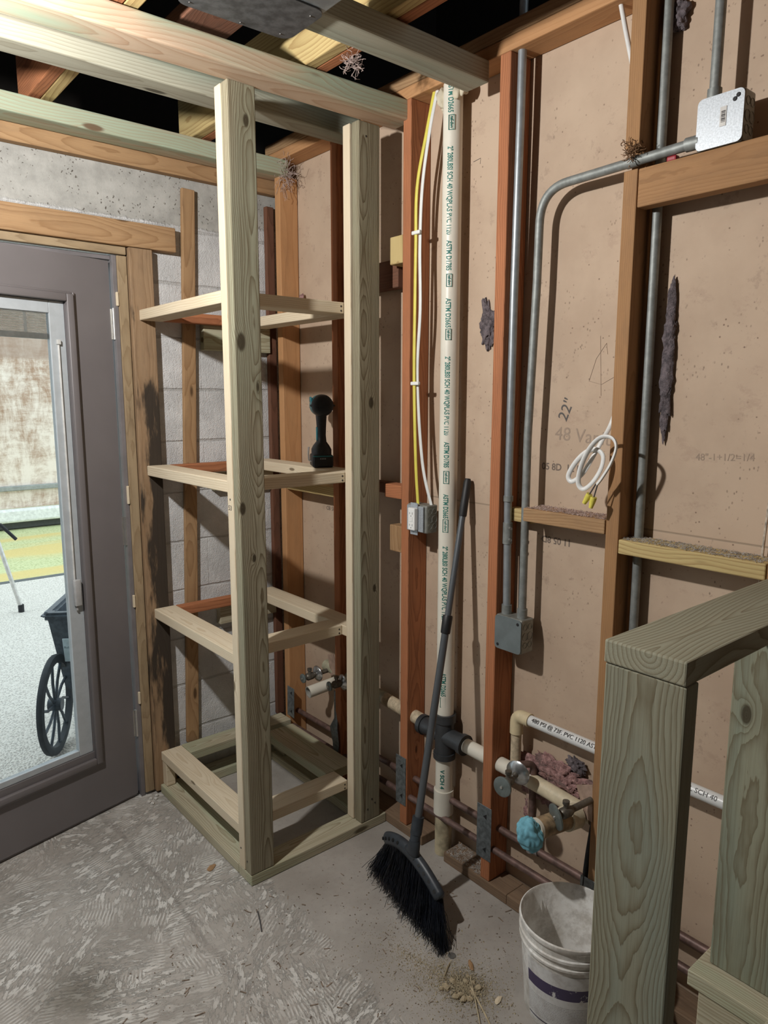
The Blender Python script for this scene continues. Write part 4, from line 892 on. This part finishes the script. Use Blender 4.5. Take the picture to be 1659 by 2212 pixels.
# ---------------------------------------------------------------- cordless drill
M_teal = plain('teal_plastic', (.025, .16, .19), .4, 0, .1); M_blk = plain('drill_rubber', (.014, .017, .02), .5, 0, .2, 40)
DZ = 1.3552
K = Matrix.Translation((-.163, -.345, DZ)) @ Matrix.Rotation(math.radians(62), 4, 'Z')   # local x = where the drill points (away)
dl = empty('cordless_drill', (0, 0, 0), 'black and teal cordless drill standing on the middle shelf level', 'drill', None, K)
def dm(name, bm, mat, sm=45, par=dl): return link_bm(name, bm, mat, par, K, sm)
bm = bmesh.new(); bm_box(bm, (-.055, -.039, 0), (.055, .039, .048), .008, 3); bt = dm('battery', bm, M_blk)
bm = bmesh.new(); bm_box(bm, (-.0565, -.037, .040), (.056, .037, .045), .001, 1); dm('battery_stripe', bm, M_teal, 45, bt)
bm = bmesh.new()
for k in range(4): bm_box(bm, (-.0562, -.010+k*.006, .031), (-.0552, -.007+k*.006, .036))
dm('charge_lights', bm, plain('grey_print', (.4, .42, .43), .6), 45, bt)
def loftz(name, rings, mat, sm=60, n=20, par=dl, p=2.6):
    bm = bmesh.new(); R = []
    for (z, cx, a, b_) in rings:
        R.append([bm.verts.new((cx+a*math.copysign(abs(math.cos(q))**(2/p), math.cos(q)), b_*math.copysign(abs(math.sin(q))**(2/p), math.sin(q)), z)) for q in [2*math.pi*k/n for k in range(n)]])
    for u, v in zip(R, R[1:]):
        for k in range(n): bm.faces.new((u[k], u[(k+1) % n], v[(k+1) % n], v[k]))
    bm.faces.new(R[0][::-1]); bm.faces.new(R[-1]); return dm(name, bm, mat, sm)
loftz('grip', [(.046, 0, .054, .037), (.066, 0, .054, .037), (.080, 0, .044, .030), (.095, -.003, .026, .019), (.12, -.006, .022, .0165), (.15, -.008, .023, .0175), (.175, -.008, .026, .019), (.192, -.006, .034, .020), (.205, -.004, .045, .020)], M_blk)
def lofx(name, rings, mat, zc, sm=55, n=32, par=dl):
    bm = bmesh.new(); R = []
    for (x, r) in rings: R.append([bm.verts.new((x, r*math.cos(2*math.pi*k/n), zc+r*math.sin(2*math.pi*k/n))) for k in range(n)])
    for u, v in zip(R, R[1:]):
        for k in range(n): bm.faces.new((u[k], v[k], v[(k+1) % n], u[(k+1) % n]))
    bm.faces.new(R[0]); bm.faces.new(R[-1][::-1]); bmesh.ops.recalc_face_normals(bm, faces=bm.faces); return dm(name, bm, mat, sm)
lofx('motor_cap', [(-.082, .022), (-.080, .032), (-.070, .0385), (-.045, .041)], M_blk, .230)
lofx('motor_housing', [(-.045, .040), (-.02, .0415), (.03, .040), (.055, .034)], M_teal, .230)
lofx('gear_collar', [(.055, .033), (.085, .031), (.09, .026)], plain('dark_collar', (.03, .03, .032), .4), .230)
lofx('chuck', [(.09, .022), (.105, .022), (.13, .019), (.14, .010)], M_blk, .230)
bm = bmesh.new(); bm_box(bm, (-.083, -.028, .2285), (-.078, .028, .2315), .001); bm_box(bm, (-.060, -.046, .226), (-.04, .046, .234), .003); dm('body_seam', bm, M_blk)
bm = bmesh.new(); bm_box(bm, (.020, -.008, .165), (.032, .008, .190), .003); dm('trigger', bm, M_teal)
bm = bmesh.new(); bm_box(bm, (-.03, .036, .262-.02), (.03, .0405, .262), .003); bm_box(bm, (-.02, .0165, .10), (.0, .0185, .15), .003); dm('side_panel', bm, M_teal)
bm = bmesh.new(); sweep(bm, [(0, .038, .02), (0, .048, .025), (0, .05, .05), (0, .048, .075)], .003, 8); dm('belt_hook', bm, M_nickel)

# ---------------------------------------------------------------- broom
br = empty('broom', (-.35, -1.06, 0), 'black angled push broom with grey telescopic handle leaning on the wall, bristles on the floor', 'broom')
T = V((-.018, -.972, 1.352)); B = V((-.315, -1.060, .262)); hd = (T-B).normalized()
M_hand = plain('handle_grey', (.105, .115, .125), .38, .35, .06, 6); M_bp = plain('broom_plastic', (.034, .042, .052), .42, 0, .25, 30)
tube('lower_handle', [B, B+(T-B)*.575], .0120, M_hand, br, 24); tube('upper_handle', [B+(T-B)*.56, T-hd*.11], .0104, M_hand, br, 24)
tube('hand_grip', [T-hd*.125, T-hd*.12, T-hd*.01, T], [.0122, .0135, .0125, .009], plain('grip_black', (.012, .012, .013), .55), br, 20)
tube('lock_collar', [B+(T-B)*.552, B+(T-B)*.556, B+(T-B)*.60, B+(T-B)*.604], [.0145, .0158, .0165, .0145], plain('collar_black', (.012, .012, .013), .5), br, 20)
tube('ferrule', [B-hd*.05, B-hd*.01, B-hd*.009, B+hd*.045], [.016, .0165, .0185, .0185], M_bp, br, 20)
hp = spline([(-.300, -.903, .148), (-.308, -.940, .168), (-.314, -.985, .180), (-.318, -1.035, .178), (-.322, -1.09, .162), (-.326, -1.14, .138), (-.330, -1.188, .108)], 6)
nrm_ = V((-.62, 0, .1))
bm = bmesh.new(); n = len(hp)
sweep(bm, hp, [((.024, .018) if 0 < i < n-1 else (.018, .013)) for i in range(n)], 16, True, flat=(0, .5, 1))
head = link_bm('head_block', bm, M_bp, br, None, 50)
bm = bmesh.new(); sweep(bm, [B-hd*.03, B-hd*.06, V((-.316, -1.042, .175))], [(.018, .018), (.022, .016), (.036, .014)], 16, True, flat=(0, 1, 0)); link_bm('neck', bm, M_bp, head, None, 60)
bm = bmesh.new(); fn = V((-.75, -.45, .5)).normalized()
for i in range(24):
    f = (.6+i*1.0)/24.5*(n-1)
    if .40*n < f < .56*n or i % 2: continue
    k = int(f); c = V(hp[k]).lerp(V(hp[min(k+1, n-1)]), f-k); d = (V(hp[min(k+1, n-1)])-V(hp[k])).normalized(); nn = V((-.80, -.30, .55)); nn = (nn-d*nn.dot(d)).normalized()
    w_ = align(c+nn*.0196, nn); sweep(bm, [w_ @ V((0, 0, -.006)), w_ @ V((0, 0, .0012))], .0055, 12)
link_bm('bristle_holes', bm, plain('hole_black', (.004, .004, .004), .6), head)
bm = bmesh.new(); R = random.Random(5); hn = len(hp)-1
for i in range(1500):
    s = R.random(); f = s*hn; k = min(int(f), hn-1); p = V(hp[k]).lerp(V(hp[k+1]), f-k) + V((R.uniform(-.013, .013), 0, -.010+R.uniform(-.004, .002)))
    ty = -.862-.405*s; jx = R.gauss(0, .010); jy = R.gauss(0, .006)
    e = V((-.333-.05*s+jx*1.6, ty+jy, max(.0008, .035*(1-s)**1.4+R.gauss(0, .008)*(1.2 if s < .2 else .6)+.004)))
    mid = p.lerp(e, .5)+V((R.gauss(0, .004), R.gauss(0, .003), .004)); q = p.lerp(e, .82)+V((R.gauss(0, .004)-.002, R.gauss(0, .003), .001))
    e += V((R.gauss(0, .004), R.gauss(0, .004), 0)); e.z = max(e.z, .0006)
    sweep(bm, [p, mid, q, e], .00085, 3, False)
o = link_bm('bristles', bm, plain('bristle_black', (.010, .012, .018), .35, 0, .4, 20), br); o['kind'] = 'stuff'

# ---------------------------------------------------------------- bucket
BK = Matrix.Translation((-.262, -1.600, .0006))
bk = empty('bucket', (0, 0, 0), 'dirty white plastic bucket with a purple printed label on the floor', 'bucket', None, BK)
m, t, b = new_mat('dusty_white_plastic'); o = ocoord(t); xx, yy, zz = sep(t, o)[:3]
c = mix(t, ramp(t, nz(t, o, 14, 6, .7), .38, .66), (.80, .79, .76), (.58, .55, .50))
ins = mth(t, 'SUBTRACT', 1., ramp(t, vmth(t, 'LENGTH', mapv(t, o, (1, 1, 0))), .120, .1225))
c = mix(t, mth(t, 'MULTIPLY', ramp(t, nz(t, o, 20, 6, .7), .45, .6), .45), c, (.36, .33, .29))
t.links.new(c, b.inputs['Base Color']); b.inputs['Roughness'].default_value = .5; bump(t, b, nz(t, o, 40, 5, .7), .3, .002)
lathe('pail', [(0, .006), (.103, .006), (.105, .012), (.1235, .268), (.1265, .272), (.1300, .270), (.1312, .262), (.1285, .256), (.1262, .254), (.1258, .238), (.1300, .236), (.1298, .229), (.1250, .227), (.1245, .214), (.1285, .212), (.1282, .206), (.1236, .203), (.1232, .196), (.1095, .006), (.107, 0), (.09, 0), (.088, .003), (0, .003)], m, bk, BK, 64, 40)
def arc_patch(name, a0, a1, z0, z1, off, mat, parent, n=28):
    bm = bmesh.new(); rad = lambda z: .1095+(.1232-.1095)*(z-.006)/.19+off
    A = [bm.verts.new((rad(z0)*math.cos(a0+(a1-a0)*k/n), rad(z0)*math.sin(a0+(a1-a0)*k/n), z0)) for k in range(n+1)]
    Bv = [bm.verts.new((rad(z1)*math.cos(a0+(a1-a0)*k/n), rad(z1)*math.sin(a0+(a1-a0)*k/n), z1)) for k in range(n+1)]
    for k in range(n): bm.faces.new((A[k], A[k+1], Bv[k+1], Bv[k]))
    return link_bm(name, bm, mat, parent, BK, 80)
a0, a1 = math.radians(160), math.radians(262)
m, t, b = new_mat('paper_label'); o = ocoord(t); xx, yy, zz = sep(t, o)[:3]; aa = mth(t, 'ARCTAN2', yy, xx)
ln = mth(t, 'GREATER_THAN', mth(t, 'FRACT', mth(t, 'MULTIPLY', zz, 210.)), .55)
wd = ramp(t, nz(t, comb(t, mth(t, 'MULTIPLY', aa, 26.), mth(t, 'FLOOR', mth(t, 'MULTIPLY', zz, 210.)), 0.), 3., 1), .42, .5)
txt = mth(t, 'MULTIPLY', mth(t, 'MULTIPLY', ln, wd), mth(t, 'MULTIPLY', mth(t, 'LESS_THAN', zz, .098), mth(t, 'GREATER_THAN', zz, .035)))
c = mix(t, ramp(t, nz(t, o, 25, 5, .7), .4, .7), (.68, .68, .67), (.50, .48, .46)); c = mix(t, mth(t, 'MULTIPLY', txt, .6), c, (.12, .11, .12))
band = mth(t, 'MULTIPLY', mth(t, 'GREATER_THAN', zz, .118), mth(t, 'LESS_THAN', zz, .152)); smear = mth(t, 'SUBTRACT', 1., ramp(t, nz(t, o, 22, 6, .75, .6), .57, .62))
c = mix(t, mth(t, 'MULTIPLY', band, smear), c, (.055, .04, .095)); low = mth(t, 'MULTIPLY', mth(t, 'GREATER_THAN', zz, .024), mth(t, 'LESS_THAN', zz, .028)); c = mix(t, low, c, (.05, .045, .07))
t.links.new(c, b.inputs['Base Color']); b.inputs['Roughness'].default_value = .55
arc_patch('label', a0, a1, .018, .190, .0006, m, bk)
# small white scrap at the bucket foot
o = box('paper_scrap', (-.418, -1.688, .0008), (-.385, -1.664, .0022), plain('scrap_white', (.60, .62, .63), .7), None, .0004); tag(o, 'small white paper scrap on the floor at the foot of the bucket', 'paper scrap')

# ---------------------------------------------------------------- things on the floor
M_chip = plain('dusty_chip', (.42, .34, .22), .9, 0, .3, 40)
def chunk(name, p, s, lab, cat, mat, rz=0, group=None, seed=1):
    R = random.Random(seed); bm = bmesh.new(); bmesh.ops.create_icosphere(bm, subdivisions=2, radius=1)
    for v in bm.verts: v.co = V((v.co.x*s[0], v.co.y*s[1], v.co.z*s[2]))*(1+.35*noise.noise(v.co*1.7+V((seed*3.1, 0, 0))))
    o = link_bm(name, bm, mat, None, Matrix.Translation((p[0], p[1], s[2]*.75)) @ Matrix.Rotation(rz, 4, 'Z')); return tag(o, lab, cat, group)
R = random.Random(11)
bm = bmesh.new()
for i in range(7500):
    a = R.uniform(0, 6.28); r = abs(R.gauss(0, 1)); far = R.random() < .45
    x = -.43+math.cos(a)*r*(.11 if far else .045); y = -1.385+math.sin(a)*r*(.12 if far else .06)+ (R.uniform(-.05, .22) if far else 0); x += (y+1.385)*-.2
    s = R.uniform(.0007, .0018)*(1.9 if R.random() < .10 else 1)
    if x > -.10: continue
    if (V((x+.262, y+1.60, 0))).length < .135: continue
    z = s*.6 + max(0, .006-((x+.43)**2+(y+1.385)**2)*1.1)*R.random()
    rm = Matrix.Translation((x, y, z)) @ Matrix.Rotation(R.uniform(0, 3), 4, 'Z') @ Matrix.Rotation(R.uniform(0, 1), 4, 'X')
    q = [bm.verts.new(rm @ V(c_)) for c_ in ((-s, -s, -s*.6), (s*1.3, -s*.7, -s*.5), (s*.2, s, -s*.5), (0, 0, s*.8))]
    for f in ((0, 1, 3), (1, 2, 3), (2, 0, 3), (0, 2, 1)): bm.faces.new([q[k] for k in f])
o = link_bm('sweepings', bm, plain('sawdust', (.40, .335, .225), .95, 0, .35, 200)); tag(o, 'swept heap of sawdust and grit on the floor in front of the bucket', 'dust', None, 'stuff')
bm = bmesh.new()
for i in range(900):
    x = R.uniform(-1.2, -.10); y = R.uniform(-1.75, -.72); s = R.uniform(.0006, .0018); L_ = s*(1 if R.random() < .8 else R.uniform(3, 8))
    if -.62 < x and R.random() < .0: continue
    if (V((x+.262, y+1.60, 0))).length < .14 or x > -.095: continue
    rm = Matrix.Translation((x, y, s*.5)) @ Matrix.Rotation(R.uniform(0, 3), 4, 'Z'); bm_box(bm, (-L_, -s, -s*.5), (L_, s, s*.5), 0, 1, rm)
o = link_bm('floor_grit', bm, plain('grit', (.20, .15, .11), .95, 0, .5, 90)); tag(o, 'scattered dark grit and tiny splinters over the concrete floor', 'dust', None, 'stuff')
for i in range(16):
    a = R.uniform(0, 6.28); r = R.uniform(.01, .065); s = R.uniform(.0045, .0095)
    chunk('rubble_chip', (-.44+math.cos(a)*r, -1.395+math.sin(a)*r), (s*1.3, s, s*.7), 'small pale rubble chip in the swept heap', 'rubble', M_chip, R.uniform(0, 3), 'rubble chips in the swept heap', i+1)
def stick(p0, p1, r, lab, mat, name='wood_splinter'):
    o = tube(name, [p0, (V(p0)+V(p1))/2+V((.002, .002, .0005)), p1], [(r, r*.5)]*3, mat, None, 6); return tag(o, lab, 'splinter' if name == 'wood_splinter' else 'nail')
stick((-.42, -1.40, .006), (-.485, -1.555, .003), .0022, 'long thin wood splinter lying over the swept heap toward the bucket', M_chip)
stick((-.395, -1.375, .008), (-.49, -1.50, .006), .0016, 'second thin splinter beside the longest one in the swept heap', M_chip)
stick((-.455, -1.33, .004), (-.40, -1.30, .004), .002, 'short splinter at the far edge of the swept heap', M_chip)
stick((-.72, -.76, .003), (-.755, -.845, .003), .0022, 'dark nail lying on the floor in front of the left shelf post', M_ink, 'nail')
stick((-.27, -.23, .004), (-.22, -.235, .004), .003, 'dark screw lying on the slab inside the base of the shelf frame', M_ink, 'nail')
chunk('wood_chip', (-.735, -.47), (.022, .011, .003), 'flat brown wood chip on the floor left of the shelf frame base', 'wood chip', fir_brown, .6, None, 31)
chunk('wood_chip', (-.36, -1.345), (.02, .007, .004), 'brown bark like chip beside the coin, at the edge of the heap', 'wood chip', fir_brown, 1.0, None, 32)
chunk('wood_chip', (-.39, -1.475), (.016, .008, .003), 'pale striped wood chip between the heap and the bucket', 'wood chip', pine_white, .3, None, 33)
for i, (x, y) in enumerate(((-.742, .065), (-.728, .082), (-.712, .07), (-.70, .09), (-.735, .045))):
    chunk('plaster_crumb', (x, y), (.008, .007, .006), 'white plaster crumb at the foot of the door trim', 'rubble', plain('plaster', (.6, .58, .54), .9), i, 'plaster crumbs by the door', 40+i)
lathe('coin', [(0, 0), (.0115, 0), (.012, .0006), (.0115, .0014), (0, .0012)], plain('dull_coin', (.25, .25, .24), .4, .7), None, Matrix.Translation((-.375, -1.283, .0008)), 28)
tag(bpy.data.objects['coin'], 'dull grey coin on the floor just in front of the broom bristles', 'coin')
bpy.context.view_layer.update()
